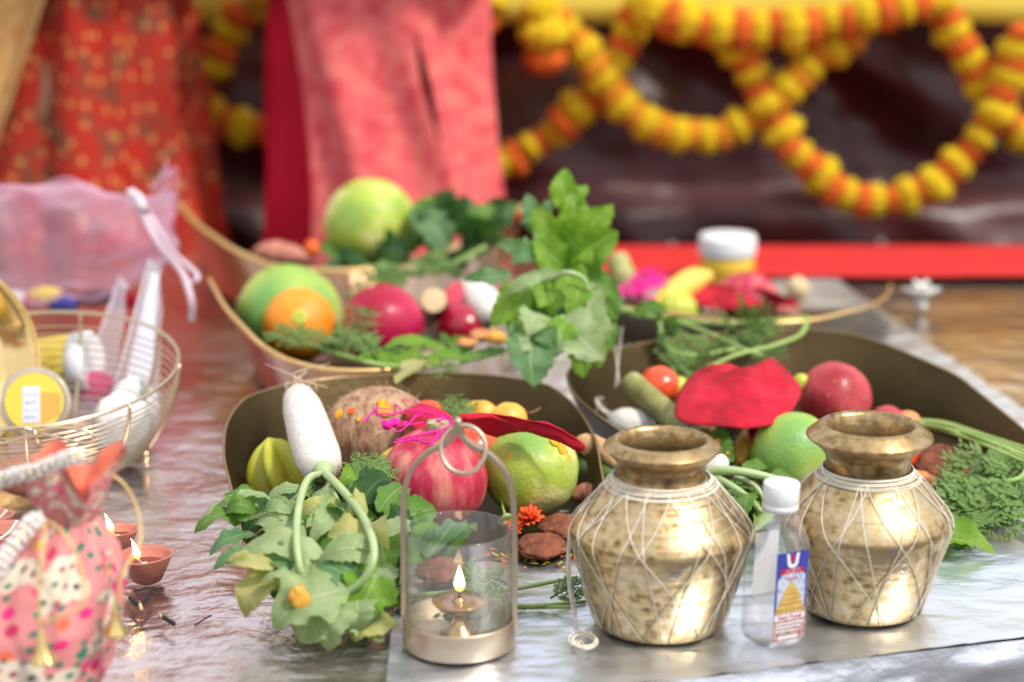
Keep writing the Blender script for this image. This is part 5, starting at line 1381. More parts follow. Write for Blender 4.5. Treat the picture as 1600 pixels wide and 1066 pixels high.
hp = [LZ(-.0452, .012), LZ(-.0450, .06), LZ(-.0446, .105), LZ(-.043, .130), LZ(-.037, .147), LZ(-.025, .160), LZ(-.011, .168), LZ(-.0035, .175), LZ(-.0016, .183), LZ(0, .1875)]
hp2 = [lc + rz @ V((-(rz.transposed() @ (p - lc)).x, 0, (p - lc).z)) for p in hp]
def strip(pts, w_, th):
    P = bez(pts, 60); m = MB(); vs = []; fs = []
    yv = rz @ V((0, 1, 0)); n_ = len(P)
    for i, p in enumerate(P):
        tg_ = (P[min(i + 1, n_ - 1)] - P[max(i - 1, 0)]).normalized(); sv = tg_.cross(yv).normalized()
        for a, b in ((1, 1), (1, -1), (-1, -1), (-1, 1)): vs.append(p + yv * w_ / 2 * a + sv * th / 2 * b)
    for i in range(n_ - 1):
        for k_ in range(4):
            q = i * 4 + k_; w2 = i * 4 + (k_ + 1) % 4
            fs.append([q, w2, w2 + 4, q + 4])
    return m.add(vs, fs)
strip(hp, .0085, .0040).build('handle', mt['lantern_metal'], ln, smooth=False, bevel=.0004)
strip(hp2, .0085, .0040).build('handle', mt['lantern_metal'], ln, smooth=False, bevel=.0004)
MB().ball(LZ(0, .1875), .0032, (1, 1.6, 1)).build('loop_top', mt['lantern_metal'], ln)
rc = LZ(.005, .1660, -.006)
MB().tube([rc + rz @ V((.0178 * cos(a), .006 * sin(a), .0178 * sin(a))) for a in [2 * pi * j / 48 for j in range(48)]], .0020, 10, closed=True).build('ring', mt['lantern_metal'], ln)
ol = thing('oil_lamp', lc + V((0, 0, .006)), 'tiny brass oil lamp burning inside the glass lantern', 'oil lamp')
b = lc + V((0, -.002, .0064))
MB().lathe(b, [(.0002, 0), (.0165, 0), (.0160, .003), (.0095, .008), (.0050, .014), (.0048, .018), (.0080, .0205), (.0170, .0245), (.0218, .0300), (.0224, .0312), (.0214, .0312), (.0165, .0268), (.008, .0232), (.0002, .0228)], 48).build('bowl', mt['lamp_brass'], ol)
MB().lathe(b, [(.0192, .0290), (.0002, .0290)], 36).build('oil', mt['oil'], ol)
MB().lathe(b, [(.0050, .0285), (.0046, .033), (.002, .0335)], 20).build('wick_holder', mt['lamp_brass'], ol)
MB().tube([b + V((0, 0, .030)), b + V((.0004, 0, .040))], .0011, 8).build('wick', mt['wick'], ol)
flame(ol, b + V((.0004, 0, .0385)), .0225)

# ================================================================ PLASTIC BOTTLE
sheer_mat('clear_plastic', (.86, .89, .92), .05, .06, .45)
sheer_mat('bottle_liquid', (.80, .84, .88), .07, .03, .33)
M('cap_plastic', ((.84, .84, .84),), rough=.38, sss=.1)
M('label_blue', ((.03, .045, .30), (.05, .07, .38)), scale=300, rough=.4)
M('label_white', ((.80, .80, .80),), rough=.5)
M('label_sky', ((.30, .36, .55), (.62, .66, .74), (.16, .22, .45)), scale=160, rough=.4, detail=6)
M('label_gold', ((.62, .36, .05), (.80, .56, .16)), scale=260, rough=.4)
M('label_brown', ((.30, .13, .06),), rough=.45)
M('label_maroon', ((.30, .03, .025), (.55, .40, .36), (.20, .03, .03)), scale=230, rough=.45, detail=6)
M('label_red', ((.62, .015, .03),), rough=.45)
bc = at(1206, 1001, .0055)
bt = thing('plastic_bottle', bc, 'small clear plastic bottle with white screw cap and blue temple label', 'bottle')
yaw = radians(27)
tilt = Matrix.Rotation(radians(1.5), 3, 'Y')
B = tilt @ Matrix.Rotation(yaw, 3, 'Z')
def sq_prof(u, hw, n_=5.0):
    a = 2 * pi * u
    ca, sa = cos(a), sin(a)
    k = (abs(ca) ** n_ + abs(sa) ** n_) ** (-1 / n_)
    return hw * k * ca, hw * k * sa
prof = [(.0170, .0010, 4), (.0192, .0025, 5), (.0203, .006, 6), (.0205, .012, 7), (.0203, .03, 7), (.0203, .06, 7), (.0204, .084, 7), (.0200, .088, 6), (.0185, .0945, 4.5), (.0160, .1025, 3.2), (.0138, .109, 2.2), (.0128, .1125, 2), (.0128, .122, 2)]
def bshell(u, v):
    f = v * (len(prof) - 1); i = min(int(f), len(prof) - 2); t_ = f - i
    a, b_ = prof[i], prof[i + 1]
    hw = a[0] + (b_[0] - a[0]) * t_; z = a[1] + (b_[1] - a[1]) * t_; n_ = a[2] + (b_[2] - a[2]) * t_
    x, y = sq_prof(u, hw, n_)
    return bc + B @ V((x, y, z))
m = MB(); m.grid(bshell, 96, 48, closeu=True)
nv_ = len(m.v); m.f.append(list(range(96))[::-1]); m.mi.append(0)
m.build('body', mt['clear_plastic'], bt)
def liq(u, v):
    z = .0025 + .032 * v
    x, y = sq_prof(u, .0190 if v > .1 else .0178, 7)
    return bc + B @ V((x, y, z))
m = MB(); m.grid(liq, 64, 10, closeu=True); n0 = 64 * 10
m.f.append([n0 + i for i in range(64)]); m.mi.append(0); m.f.append(list(range(64))[::-1]); m.mi.append(0)
m.build('liquid', mt['bottle_liquid'], bt)
cpc = bc + B @ V((0, 0, .1125))
MB().lathe(cpc, [(.0128, .0), (.0146, .0005), (.0147, .0048), (.0141, .0056), (.0146, .0064), (.0146, .0215), (.0138, .0232), (.0002, .0236)], 72, B, fn=lambda a, r, z: r * (1 + .012 * (sin(a * 36) > 0) * (.007 < z < .021))).build('cap', mt['cap_plastic'], bt)
# label on the front face (bottle-local: x across, z up, face at y = -.0203)
def face(name, mat, pts, off, parent=bt):
    m = MB(); m.add([bc + B @ V((x, -.0204 - off, z)) for x, z in pts], [list(range(len(pts)))])
    return m.build(name, mt[mat], parent, smooth=False)
X0, X1, Z0, Z1 = -.0148, .0158, .0085, .0835
rect = lambda a, b_, c_, d_: [(a, c_), (b_, c_), (b_, d_), (a, d_)]
lab = face('label', 'label_blue', rect(X0, X1, Z0, Z1), .0003)
def lf(name, mat, pts, off): return face(name, mat, pts, off, lab)
lf('label_picture', 'label_sky', [(X0 + .002, .032), (X1 - .002, .032), (X1 - .002, .062), (.008, .070), (-.006, .069), (X0 + .002, .060)], .0005)
xc = (X0 + X1) / 2
lf('label_panel', 'label_maroon', rect(X0, X1, Z0, .032), .0006)
for i, (hw_, z0_, z1_) in enumerate(((.0146, .0325, .0375), (.0125, .0378, .0420), (.0098, .0423, .0460), (.0086, .0463, .0498), (.0066, .0500, .0530), (.0044, .0532, .0556), (.0020, .0557, .0580))):
    lf('temple_tier', 'label_gold', [(xc - hw_, z0_), (xc + hw_, z0_), (xc + hw_ * .86, z1_), (xc - hw_ * .86, z1_)], .0007)
    if i < 5:
        for q in range(-3, 4):
            xx = xc + q * hw_ * .26
            lf('temple_niche', 'label_brown', rect(xx - hw_ * .05, xx + hw_ * .05, z0_ + .0009, z1_ - .0012), .00085)
def ptsU():
    o = []
    for i in range(9):
        a = pi + pi * i / 8; o.append((xc + .0052 * cos(a), .0745 + .0045 * sin(a)))
    o += [(xc + .0062, .0825), (xc + .0034, .0825)]
    for i in range(9):
        a = 2 * pi - pi * i / 8; o.append((xc + .0022 * cos(a), .0752 + .0020 * sin(a)))
    o += [(xc - .0034, .0825), (xc - .0062, .0825)]
    return o
lf('emblem', 'label_white', ptsU(), .0007)
lf('emblem', 'label_red', [(xc - .0008, .0745), (xc + .0008, .0745), (xc + .0013, .0815), (xc - .0013, .0815)], .0008)
def text(body, size, z, mat, x=0.0, bold=.0):
    cu = bpy.data.curves.new('lettering', 'FONT'); cu.body = body; cu.size = size; cu.align_x = 'CENTER'; cu.offset = bold
    to = bpy.data.objects.new('lettering', cu); COL.objects.link(to)
    dg = bpy.context.evaluated_depsgraph_get(); dg.update()
    me = bpy.data.meshes.new_from_object(to.evaluated_get(dg))
    bpy.data.objects.remove(to)
    R4 = B @ Matrix.Rotation(pi / 2, 3, 'X')
    pos = bc + B @ V((xc + x, -.0204 - .0009, z))
    for v_ in me.vertices: v_.co = (R4 @ v_.co) + pos - ORG[bt]
    me.materials.clear(); me.materials.append(mt[mat])
    o = bpy.data.objects.new('lettering', me); COL.objects.link(o); o.parent = lab; ORG[o] = ORG[bt]
    return o
text('SRIVARI', .0068, .0655, 'label_red', bold=.0002)
text('Panneer', .0038, .0605, 'label_red')
lf('label_strip', 'label_white', rect(X0 + .001, X1 - .001, .0262, .0312), .0007)
text('Vison Poonji', .0046, .0272, 'label_red', bold=.0001)
for zz in (.0228, .0196, .0164): lf('text_line', 'label_white', rect(X0 + .003, X1 - .004 + (zz - .0196), zz, zz + .0013), .0007)
lf('label_strip', 'label_white', rect(xc - .010, xc + .009, .0102, .0126), .0007)
m = MB(); m.add([bc + B @ V((x, .0199, z)) for x, z in ((-.008, .030), (.015, .030), (.015, .088), (-.008, .087))], [[0, 1, 2, 3]])
m.build('back_label', mt['label_white'], bt, smooth=False)

# ================================================================ CLAY LAMPS
M('clay', ((.44, .14, .10), (.56, .21, .15)), scale=40, rough=.6, bump=.0004, bscale=300)
M('clay_wet', ((.16, .035, .02), (.22, .05, .03)), scale=50, rough=.25)
M('cotton', ((.82, .80, .74),), rough=.9)
def diya(label, px, py, rpx, lit=True, spout=0.0, wickpx=None):
    c = at(px, py, 0); r = rpx * mpp(c); c = c + V((0, 0, .001))
    t = thing('clay_lamp', c, label, 'clay lamp', 'small clay oil lamps')
    def fn(a, q, z): return q * (1 + .18 * max(0, cos(a - spout)) ** 8 * (z > r * .4))
    H = r * 1.05
    MB().lathe(c, [(.0003, 0), (r * .50, 0), (r * .55, r * .04), (r * .80, H * .55), (r * .99, H * .96), (r * 1.0, H), (r * .93, H), (r * .86, H * .90), (r * .62, H * .42), (.0003, H * .30)], 48, fn=fn).build('bowl', mt['clay'], t)
    MB().lathe(c, [(r * .74, H * .62), (.0003, H * .62)], 32, fn=fn).build('oil', mt['clay_wet'], t)
    sp = V((cos(spout), sin(spout), 0))
    w1 = c + sp * r * .85 + V((0, 0, H * 1.12))
    MB().tube(bez([c + V((0, 0, H * .64)), c + sp * r * .5 + V((0, 0, H * .80)), w1], 10), .0012, 8).build('wick', mt['cotton'], t)
    if lit: flame(t, w1 - V((0, 0, .001)), .019, (-.25, 0))
    return t, c, r, H
diya('lit clay lamp with an oily stain nearest the burnt matches', 230, 908, 42, True, -1.75)
diya('lit clay lamp standing half behind the pink drawstring pouch', 188, 858, 30, True, -1.9)
diya('unlit clay lamp cut off by the left edge of the table view', -18, 842, 36, False, .3)
diya('unlit clay lamp lower down beside the pearl handle', -5, 878, 48, False, .8)
M('match_burnt', ((.012, .010, .012),), rough=.8)
M('match_wood', ((.58, .42, .22),), rough=.8)
def match(label, pts, px_r, tip=None):
    P = [at(x, y, .006) for x, y in pts]
    t = thing('burnt_match', P[0], label, 'matchstick')
    MB().tube(bez(P, 12), px_r * mpp(P[0]), 7).build('charred_stick', mt['match_burnt'], t)
    if tip:
        Q = [at(x, y, .006) for x, y in tip]
        MB().tube(Q, px_r * .9 * mpp(Q[0]), 7).build('wood_end', mt['match_wood'], t)
match('charred bent match lying in front of the lit clay lamp', [(203, 934), (214, 944), (226, 940), (236, 926)], 3.4, [(218, 942), (221, 953)])
match('short burnt match with a pale end lying alone on the film', [(254, 964), (272, 975)], 3.6, [(249, 961), (255, 965)])
match('thin burnt match sliver right of the short burnt match', [(304, 978), (318, 968), (330, 962)], 1.4)

# ================================================================ WIRE BASKET
M('gold_wire', ((.62, .50, .33), (.74, .62, .44)), scale=60, rough=.28, metal=1)
bk = at(58, 700, 0); bk = V((bk.x + .014, 1.935, T + .004))
wb = thing('wire_basket', bk, 'round gold wire basket with a wire bow, full of puja supplies', 'basket')
RB = .155
def bring(f, a):
    """f 0 bottom .. 1 rim"""
    r = RB * (.76 + .24 * sin(f * pi / 2)) 
    z = .014 + (.092 + .022 * sin(a)) * f
    return bk + V((r * cos(a), r * sin(a) * 1.0, z))
for i in range(13):
    f = i / 13 * .93
    MB().tube([bring(f, 2 * pi * j / 72) for j in range(72)], .0009, 6, closed=True).build('hoop', mt['gold_wire'], wb)
MB().tube([bring(1, 2 * pi * j / 90) for j in range(90)], .0021, 8, closed=True).build('rim', mt['gold_wire'], wb)
for i in range(9):
    a = 2 * pi * i / 9 - 1.36
    MB().tube(bez([bring(k / 8, a) + V((cos(a), sin(a), 0)) * .0015 for k in range(9)], 16), .0019, 8).build('rib', mt['gold_wire'], wb)
for i in range(6):
    a = 2 * pi * i / 6 - 1.05
    for k, zz in enumerate((.0, .0085)):
        MB().ball(bring(0, a) + V((0, 0, -.0125 + zz)), .0052, nu=16, nv=10).build('bead_foot', mt['gold_wire'], wb)
for k in range(7):
    y = (k - 3) / 3.4; hw = RB * .72 * sqrt(max(0, 1 - y * y))
    MB().tube([bk + V((-hw, RB * .72 * y, .014)), bk + V((hw, RB * .72 * y, .014))], .0009, 6).build('base_wire', mt['gold_wire'], wb)
bx = bring(.93, -1.28) + V((0, -.004, 0))
def bow(s):
    return bez([bx, bx + V((s * .018, -.003, .006)), bx + V((s * .045, -.004, .004)), bx + V((s * .056, -.003, -.004)), bx + V((s * .046, -.003, -.0095)), bx + V((s * .020, -.002, -.004)), bx], 36)
for s in (-.72, 1):
    MB().tube(bow(s), .0016, 8).build('bow_loop', mt['gold_wire'], wb)
MB().tube([bx + V((-.003, -.004, .006)), bx + V((0, -.006, 0)), bx + V((.002, -.004, -.012))], .0018, 8).build('bow_knot', mt['gold_wire'], wb)
# things in the basket
M('tub_yellow', ((.74, .50, .03), (.80, .60, .08)), scale=12, rough=.4)
M('tub_orange', ((.78, .36, .06),), rough=.45)
M('paper_white', ((.66, .66, .71),), rough=.7)
sheer_mat('tub_clear', (.86, .87, .88), .45, .2, .4)
def tubjar(label, c, r, h, d, lidm, bodym, seed):
    ax = axis_to(d)
    t = thing('tub', c, label, 'tub')
    MB().lathe(c, [(.0003, 0), (r * .86, 0), (r * .9, h * .04), (r * .96, h * .72), (r * .9, h * .78)], 40, ax).build('body', mt[bodym], t)
    MB().lathe(c, [(r * .93, h * .70), (r * 1.02, h * .72), (r * 1.02, h * .96), (r * .95, h), (r * .85, h * .985), (.0003, h * .985)], 44, ax).build('lid', mt[lidm], t)
    return t
tubjar('yellow tub with a white lid lying at the back of the basket', at(50, 575, .060), .036, .075, (1, -.15, .12), 'jar_lid', 'tub_yellow', 1)
t2 = tubjar('yellow plastic tub with clear rim and a label facing out', at(52, 652, .058) + V((0, .03, 0)), .036, .05, (.12, -.9, .42), 'tub_clear', 'tub_yellow', 2)
ax2 = axis_to((.12, -.9, .42)); cT = at(52, 652, .058) + V((0, .03, 0))
MB().lathe(cT, [(.030, .0505), (.0003, .0508)], 36, ax2).build('lid_disc', mt['tub_yellow'], t2)
m = MB(); m.add([cT + ax2 @ V((x, y, .0515)) for x, y in ((-.012, -.022), (.006, -.022), (.006, .016), (-.012, .016))], [[0, 1, 2, 3]]); m.build('paper_label', mt['paper_white'], t2, smooth=False)
for q in range(4):
    m = MB(); m.add([cT + ax2 @ V((x, y, .0519)) for x, y in ((-.010, -.018 + q * .008), (.003, -.018 + q * .008), (.003, -.0145 + q * .008), (-.010, -.0145 + q * .008))], [[0, 1, 2, 3]]); m.build('printed_line', mt['label_sky'], t2, smooth=False)
m = MB(); m.add([cT + ax2 @ V((x, y, .0512)) for x, y in ((.006, -.024), (.026, -.014), (.027, .008), (.006, .010))], [[0, 1, 2, 3]]); m.build('paper_label', mt['tub_orange'], t2, smooth=False)
sheer_mat('zip_bag', (.84, .78, .86), .28, .12, .35)
M('pink_powder', ((.80, .06, .22), (.86, .16, .34)), scale=60, rough=.9)
M('cotton_puff', ((.80, .79, .76), (.86, .85, .84)), scale=40, rough=.95, bump=.004, bscale=70)
def bag(label, pts, zs, seed, inner):
    P = [at(x, y, z) for (x, y), z in zip(pts, zs)]   # bl, br, tr, tl
    t = thing('zip_bag', (P[0] + P[1]) / 2, label, 'plastic bag', 'clear zip bags in the basket')
    for s in (-1, 1):
        def f(u, v):
            p = (P[0].lerp(P[1], u)).lerp(P[3].lerp(P[2], u), v)
            th = .012 * (4 * u * (1 - u)) ** .6 * (1 - v) ** .8
            return p + V((0, s * th, 0)) + V((0, 1, 0)) * .006 * nz((u * 3, v * 4, seed), 1.3) + V((1, 0, 0)) * .004 * nz((u * 2, v * 5, seed + 3), 1)
        MB().grid(f, 24, 34).build('film', mt['zip_bag'], t)
    m_ = MB().tube([P[3].lerp(P[2], k / 8) * .95 + P[0].lerp(P[1], k / 8) * .05 for k in range(9)], .0014, 6); m_.build('zip_seal', mt['paper_white'], t)
    MB().tube([P[0].lerp(P[3], k / 8) for k in range(9)], .0009, 6).build('side_seam', mt['paper_white'], t)
    inner(t, P, seed)
    return t
def in_powder(t, P, s):
    c = P[0].lerp(P[1], .5).lerp(P[3].lerp(P[2], .5), .17)
    MB().ball(c, .020, (1.1, .45, 1.3), None, lump(s, .1), 20, 14).build('pink_powder', mt['pink_powder'], t)
def in_paper(t, P, s):
    def f(u, v):
        p = P[0].lerp(P[1], .2 + .6 * u).lerp(P[3].lerp(P[2], .3 + .55 * u), .25 + .68 * v)
        return p + V((0, .003 * nz((u * 3, v * 3, s), 1), 0))
    MB().grid(f, 10, 14).build('folded_paper', mt['paper_white'], t, solid=.001)
    c = P[0].lerp(P[1], .5).lerp(P[3].lerp(P[2], .5), .12)
    MB().ball(c, .026, (1.0, .6, 1.25), None, lump(s, .12), 24, 16).build('cotton', mt['cotton_puff'], t)
bag('clear zip bag of pink powder leaning in the basket', [(108, 650), (176, 656), (200, 440), (188, 432)], [.022, .022, .125, .125], 2, in_powder)
bag('taller clear zip bag with folded white paper and cotton in it', [(160, 672), (250, 664), (252, 414), (234, 404)], [.020, .022, .150, .150], 5, in_paper)
cw = at(190, 668, .040)
MB().ball(cw, .034, (.95, .7, 1.15), None, lump(9, .12, 2, .05, 6), 32, 22).build('cotton_roll', mt['cotton_puff'], loc=cw - V((0, 0, .03)), label='roll of white cotton behind the wires at the right of the basket', cat='cotton')
cw = at(70, 742, .022)
MB().ball(cw, .042, (1.3, .8, .5), None, lump(4, .08), 28, 18).build('clay_packet', mt['clay'], loc=cw, label='terracotta coloured packet in the bottom of the wire basket', cat='packet')
# brass plate standing on edge at the far left
pc = at(-62, 548, .106) + V((0, -.055, 0)); ap = axis_to((.80, -.55, .22))
pl = thing('brass_plate', pc - V((0, 0, .075)), 'shiny brass plate standing on edge at the left of the basket', 'plate')
M('polished_brass', ((.70, .50, .20), (.80, .60, .28)), scale=20, rough=.12, metal=1, bump=.0006, bscale=40)
PS_ = 1.25
MB().lathe(pc, [(a * PS_, b_ * PS_) for a, b_ in [(.0003, .0), (.055, .0), (.062, .004), (.074, .018), (.080, .021), (.081, .0225), (.0795, .0235), (.073, .0205), (.061, .0062), (.055, .0022), (.0003, .0022)]], 80, ap).build('dish', mt['polished_brass'], pl)
MB().tube([pc + ap @ V((.0805 * PS_ * cos(2 * pi * k / 64), .0805 * PS_ * sin(2 * pi * k / 64), .0225 * PS_)) for k in range(64)], .0022, 8, closed=True).build('rim', mt['brass_rim'], pl)

# ================================================================ PINK ORGANZA BAG
sheer_mat('organza', (.96, .62, .80), .20, .4, .12, edge=.8)
M('ribbon', ((.86, .68, .77),), rough=.35, sheen=.3)
og = thing('organza_bag', at(130, 470), 'translucent pink organza bag with a white satin ribbon, lying behind the basket', 'gift bag')
def org(side):
    def f(u, v):
        # u along the bag left -> right (mouth at the right), v around half
        x = -330 + 600 * u
        top = interp(u, [0, .15, .35, .55, .65, .78, .90, 1], [330, 300, 296, 280, 284, 300, 316, 312])
        bot = interp(u, [0, .3, .6, .8, .92, 1], [480, 480, 474, 462, 430, 400])
        a = pi * v
        cy = (top + bot) / 2; hy = (bot - top) / 2
        d = 2.46 + side * .10 * sin(a) * (1 - .5 * u)
        y = cy - hy * cos(a)
        p = atd(x, y, d)
        return p + V((0, 1, .4)) * (.040 * nz((u * 6, v * 3, side), 1, 3) + .010 * nz((u * 16, v * 6, side), 1, 8)) + V((0, 0, .008 * nz((u * 9, v * 7, side + 4), 1)))
    return f
MB().grid(org(-1), 90, 40).build('front_sheet', mt['organza'], og)
MB().grid(org(1), 90, 40, flip=True).build('back_sheet', mt['organza'], og)
def frill(u, v):
    a = 2 * pi * u
    c = atd(238 + 34 * v, 318 + 8 * v, 2.42)
    r = (.020 + .036 * v) * (1 + .22 * sin(a * 7 + 2 * v) * v)
    return c + V((.004 * sin(a * 3), r * .6 * cos(a), r * sin(a)))
MB().grid(frill, 70, 14, closeu=True).build('frill', mt['organza'], og)
def ribbon(px, w0, d, name='ribbon'):
    P = bez([atd(x, y, d - .02 * i / len(px)) for i, (x, y) in enumerate(px)], 30); n_ = len(P)
    def f(u, v):
        i = int(round(v * (n_ - 1))); p = P[i]
        tg_ = (P[min(i + 1, n_ - 1)] - P[max(i - 1, 0)]).normalized(); sv = tg_.cross(V((0, 1, 0))).normalized()
        return p + sv * (u - .5) * w0 + V((0, .004 * sin(v * 14), 0))
    MB().grid(f, 3, n_ - 1).build(name, mt['ribbon'], og, solid=.0006)
ribbon([(200, 296), (225, 340), (255, 390), (285, 430), (300, 470), (298, 505)], .008, 2.34)
ribbon([(205, 300), (240, 345), (275, 400), (310, 432), (285, 445)], .006, 2.35)
ribbon([(203, 298), (218, 318), (228, 330), (212, 304)], .012, 2.34)
for x, y, s, mn, nm in ((70, 462, 26, 'tub_yellow', 'yellow_packet'), (50, 470, 20, 'felt', 'red_packet'), (150, 465, 26, 'cane_dark', 'dark_packet'), (200, 470, 22, 'felt', 'red_packet'), (100, 474, 24, 'label_blue', 'blue_packet'), (20, 468, 24, 'paper_white', 'white_packet')):
    c = atd(x, y, 2.47); MB().ball(c, s * mpp(c), (1.1, .7, .55), None, lump(x, .15), 18, 12).build(nm, mt[mn], og)

# ================================================================ DRAWSTRING POUCH
def print_mat():
    m = bpy.data.materials.new('printed_cotton'); m.use_nodes = True
    n, l = m.node_tree.nodes, m.node_tree.links
    b = n['Principled BSDF']; b.inputs['Roughness'].default_value = .75
    tc = n.new('ShaderNodeTexCoord')
    def mp(s, r=0, o=(0, 0, 0)):
        q = n.new('ShaderNodeMapping'); l.new(tc.outputs['UV'], q.inputs[0]); q.inputs['Scale'].default_value = s; q.inputs['Rotation'].default_value[2] = r; q.inputs['Location'].default_value = o
        return q.outputs[0]
    def math_(op, a, bb):
        q = n.new('ShaderNodeMath'); q.operation = op
        for i, x in enumerate((a, bb)):
            if isinstance(x, (int, float)): q.inputs[i].default_value = x
            else: l.new(x, q.inputs[i])
        return q.outputs[0]
    def mix(f, a, c):
        q = n.new('ShaderNodeMix'); q.data_type = 'RGBA'; l.new(f, q.inputs[0])
        if isinstance(a, tuple): q.inputs[6].default_value = (*a, 1)
        else: l.new(a, q.inputs[6])
        if isinstance(c, tuple): q.inputs[7].default_value = (*c, 1)
        else: l.new(c, q.inputs[7])
        return q.outputs[2]
    def voro(vec, rnd_, s=1):
        v_ = n.new('ShaderNodeTexVoronoi'); v_.voronoi_dimensions = '2D'; v_.inputs['Randomness'].default_value = rnd_; v_.inputs['Scale'].default_value = s
        l.new(vec, v_.inputs['Vector']); return v_
    def ramp(sock, cols):
        r = n.new('ShaderNodeValToRGB'); r.color_ramp.interpolation = 'CONSTANT'; e = r.color_ramp.elements
        while len(e) < len(cols): e.new(.5)
        for i, c in enumerate(cols): e[i].position = i / len(cols); e[i].color = (*c, 1)
        l.new(sock, r.inputs[0]); return r.outputs[0]
    base = (.70, .25, .245)
    # cream bands (a warped wave decides where) carrying small dark red / green marks
    wv = n.new('ShaderNodeTexNoise'); wv.inputs['Scale'].default_value = 1.0; wv.inputs['Detail'].default_value = 1; l.new(mp((9, 5.5, 1), .6), wv.inputs['Vector'])
    band = math_('GREATER_THAN', wv.outputs['Fac'], .55)
    vm = voro(mp((30, 15, 1), .25), .25)
    sm = n.new('ShaderNodeSeparateColor'); l.new(vm.outputs['Color'], sm.inputs[0])
    mark = math_('LESS_THAN', vm.outputs['Distance'], .22)
    cream = mix(mark, (.74, .62, .48), ramp(sm.outputs[0], [(.30, .04, .05), (.05, .07, .07), (.5, .08, .08), (.04, .20, .14), (.22, .08, .09)]))
    vb = voro(mp((20, 10, 1), -.2), .75)
    sb = n.new('ShaderNodeSeparateColor'); l.new(vb.outputs['Color'], sb.inputs[0])
    big = math_('LESS_THAN', vb.outputs['Distance'], .27)
    on = math_('MULTIPLY', big, math_('GREATER_THAN', sb.outputs[1], .25))
    pinkp = mix(on, base, ramp(sb.outputs[0], [(.75, .02, .14), (.02, .20, .13), (.80, .40, .04), (.78, .03, .20), (.78, .14, .06), (.62, .03, .10)]))
    # small green leaf sprays
    vg = voro(mp((36, 19, 1), .7), .8); sg = n.new('ShaderNodeSeparateColor'); l.new(vg.outputs['Color'], sg.inputs[0])
    lf_ = math_('MULTIPLY', math_('LESS_THAN', vg.outputs['Distance'], .30), math_('GREATER_THAN', sg.outputs[0], .72))
    pink2 = mix(lf_, pinkp, (.02, .19, .13))
    l.new(mix(band, pink2, cream), b.inputs['Base Color'])
    nb = n.new('ShaderNodeTexNoise'); nb.inputs['Scale'].default_value = 600; l.new(tc.outputs['Object'], nb.inputs['Vector'])
    bp = n.new('ShaderNodeBump'); bp.inputs['Distance'].default_value = .0006; l.new(nb.outputs['Fac'], bp.inputs['Height']); l.new(bp.outputs[0], b.inputs['Normal'])
    MATS['printed_cotton'] = m
print_mat()
M('coral_lining', ((.80, .22, .13), (.84, .28, .18)), scale=60, rough=.8, bump=.0006, bscale=400)
M('pearl', ((.80, .74, .68), (.86, .82, .80)), scale=90, rough=.18, coat=.6, sss=.1)
M('gold_cord', ((.66, .42, .14), (.76, .54, .24)), scale=300, rough=.5, bump=.0006, bscale=900)
M('tassel_gold', ((.72, .54, .22),), rough=.28, metal=1)
pb = at(12, 1108, .003)
pt = thing('drawstring_pouch', pb, 'pink printed drawstring pouch with pearl handle and gold cords', 'pouch')
def pR(f): return interp(f, [0, .05, .2, .45, .62, .74, .82, .88], [.048, .062, .070, .066, .056, .042, .028, .019])
PH = .170
def pouch(u, v):
    a = 2 * pi * u; f = v * .88; z = PH * f
    r = pR(f)
    g_ = max(0, (f - .45) / .43)
    r *= 1 + .16 * g_ * sin(a * 8 + 2 * nz((cos(a), sin(a), z * 9), 1, 3)) + .07 * nz((cos(a) * 1.6, sin(a) * 1.6, z * 16), 1, 6) + .035 * nz((cos(a) * 4, sin(a) * 4, z * 40), 1, 2)
    sh = V((.062 * f ** 1.3, .010 * f, 0))
    return pb + sh + V((r * cos(a), r * sin(a), z))
MB().grid(pouch, 160, 70, closeu=True).build('bag', mt['printed_cotton'], pt)
nk = pb + V((.062 * .847, .009, PH * .88))
def fr(scale, o0):
    def f(u, v):
        a = 2 * pi * u
        r = .0185 + .019 * v ** .8 * scale
        r *= 1 + .26 * sin(a * 5 + 1.2) * v + .12 * sin(a * 9) * v
        z = .040 * v * (1 + .28 * sin(a * 3 + 1)) + .004 * sin(a * 7) * v
        return nk + V((r * cos(a) + .004 * v, r * sin(a), z + o0))
    return f
MB().grid(fr(.50, 0), 120, 14, closeu=True).build('lining_frill', mt['coral_lining'], pt)
MB().grid(fr(.58, -.004), 120, 14, closeu=True).build('outer_frill', mt['printed_cotton'], pt)
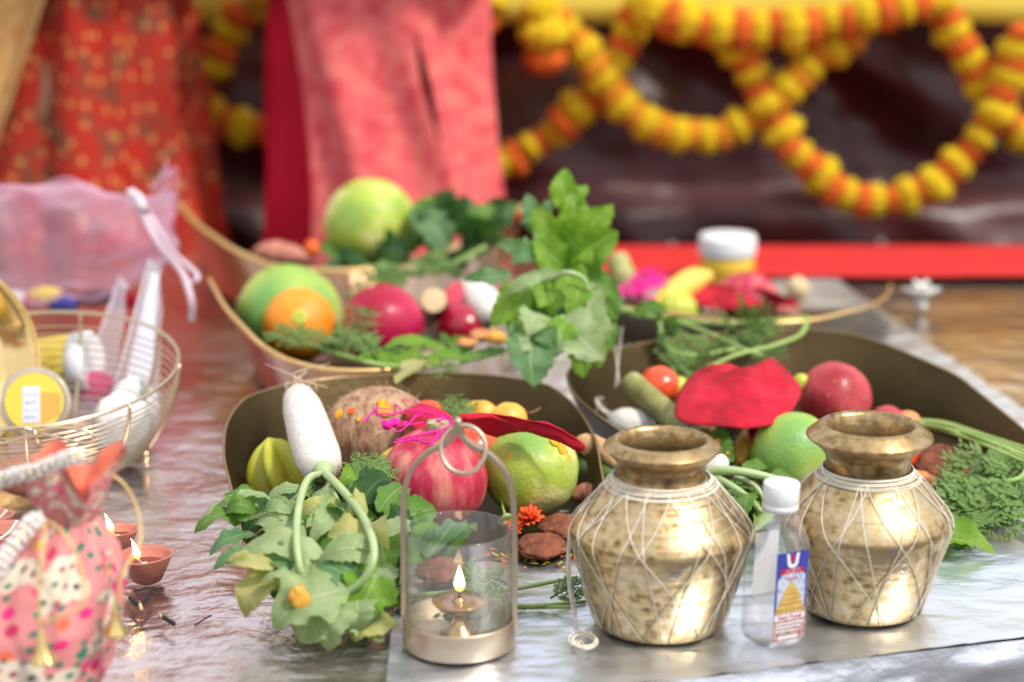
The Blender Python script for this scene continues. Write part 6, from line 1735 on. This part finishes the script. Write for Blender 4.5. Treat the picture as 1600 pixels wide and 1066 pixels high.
# pearl handle: two rows of pearls wound round a band
hpts = bez([nk + V((-.016, -.034, .006)), at(62, 800, .165) + V((0, -.02, 0)), at(30, 840, .150) + V((0, -.03, 0)), at(0, 885, .130) + V((0, -.03, 0)), at(-45, 930, .10), at(-90, 900, .11), at(-60, 800, .16), at(0, 752, .185), at(60, 735, .20), at(110, 715, .212), at(132, 714, .212)], 100)
PEM = None
def pearl_mesh():
    me = bpy.data.meshes.new('pearl'); b_ = MB().ball((0, 0, 0), 1, nu=14, nv=9)
    me.from_pydata(b_.v, [], b_.f); me.materials.append(mt['pearl'])
    for p in me.polygons: p.use_smooth = True
    return me
PEM = pearl_mesh()
L = 0; last = hpts[0]; k = 0
hd = MB().tube(hpts, .0030, 8).build('handle', mt['tassel_gold'], pt)
for i in range(1, len(hpts)):
    L += (hpts[i] - hpts[i - 1]).length
    if L > .0043:
        L = 0; k += 1
        p = hpts[i]; tg_ = (hpts[i] - hpts[i - 1]).normalized(); s1 = tg_.orthogonal().normalized(); s2 = tg_.cross(s1)
        nrow = 6
        for j in range(nrow):
            a = 2 * pi * j / nrow + k * .6
            o = bpy.data.objects.new('pearl', PEM); COL.objects.link(o); o.parent = hd; ORG[o] = ORG[pt]
            o.location = p + (s1 * cos(a) + s2 * sin(a)) * .0046 - ORG[pt]
            q = .0024 if i < 62 else .0020; o.scale = (q, q, q)
def bell(p, d=(0, 0, -1), s=1.0):
    ax = axis_to(d)
    MB().lathe(p, [(.0016 * s, 0), (.0030 * s, .004 * s), (.0042 * s, .012 * s), (.0062 * s, .019 * s), (.0100 * s, .0255 * s), (.0108 * s, .027 * s), (.0090 * s, .0255 * s), (.005 * s, .018 * s)], 30, ax, fn=lambda a, r, z: r * (1 + .10 * sin(a * 6) * (z > .018 * s))).build('tassel_bell', mt['tassel_gold'], pt)
yb_ = pb.y - .075
def F(px, py, d=None): return atd(px, py, d if d else yb_)
def cord(px, ds):
    MB().tube(bez([F(x, y, d_) for (x, y), d_ in zip(px, ds)], 40), .0013, 8).build('cord', mt['gold_cord'], pt)
y0 = nk.y
cord([(72, 812), (66, 860), (60, 920), (62, 968), (64, 988)], [y0 - .030, yb_ + .012, yb_, yb_, yb_])
cord([(72, 812), (98, 832), (120, 870), (133, 920), (128, 948), (100, 960), (66, 975)], [y0 - .03, yb_ + .02, yb_ + .01, yb_ + .004, yb_, yb_, yb_])
cord([(172, 742), (192, 755), (212, 790), (220, 840), (208, 868), (190, 900), (180, 948)], [y0 + .0, y0, y0, y0 - .01, y0 - .03, y0 - .04, y0 - .04])
bell(F(64, 984), (.05, -.1, -1), .88)
bell(F(180, 944, y0 - .04), (-.05, 0, -1), .85)
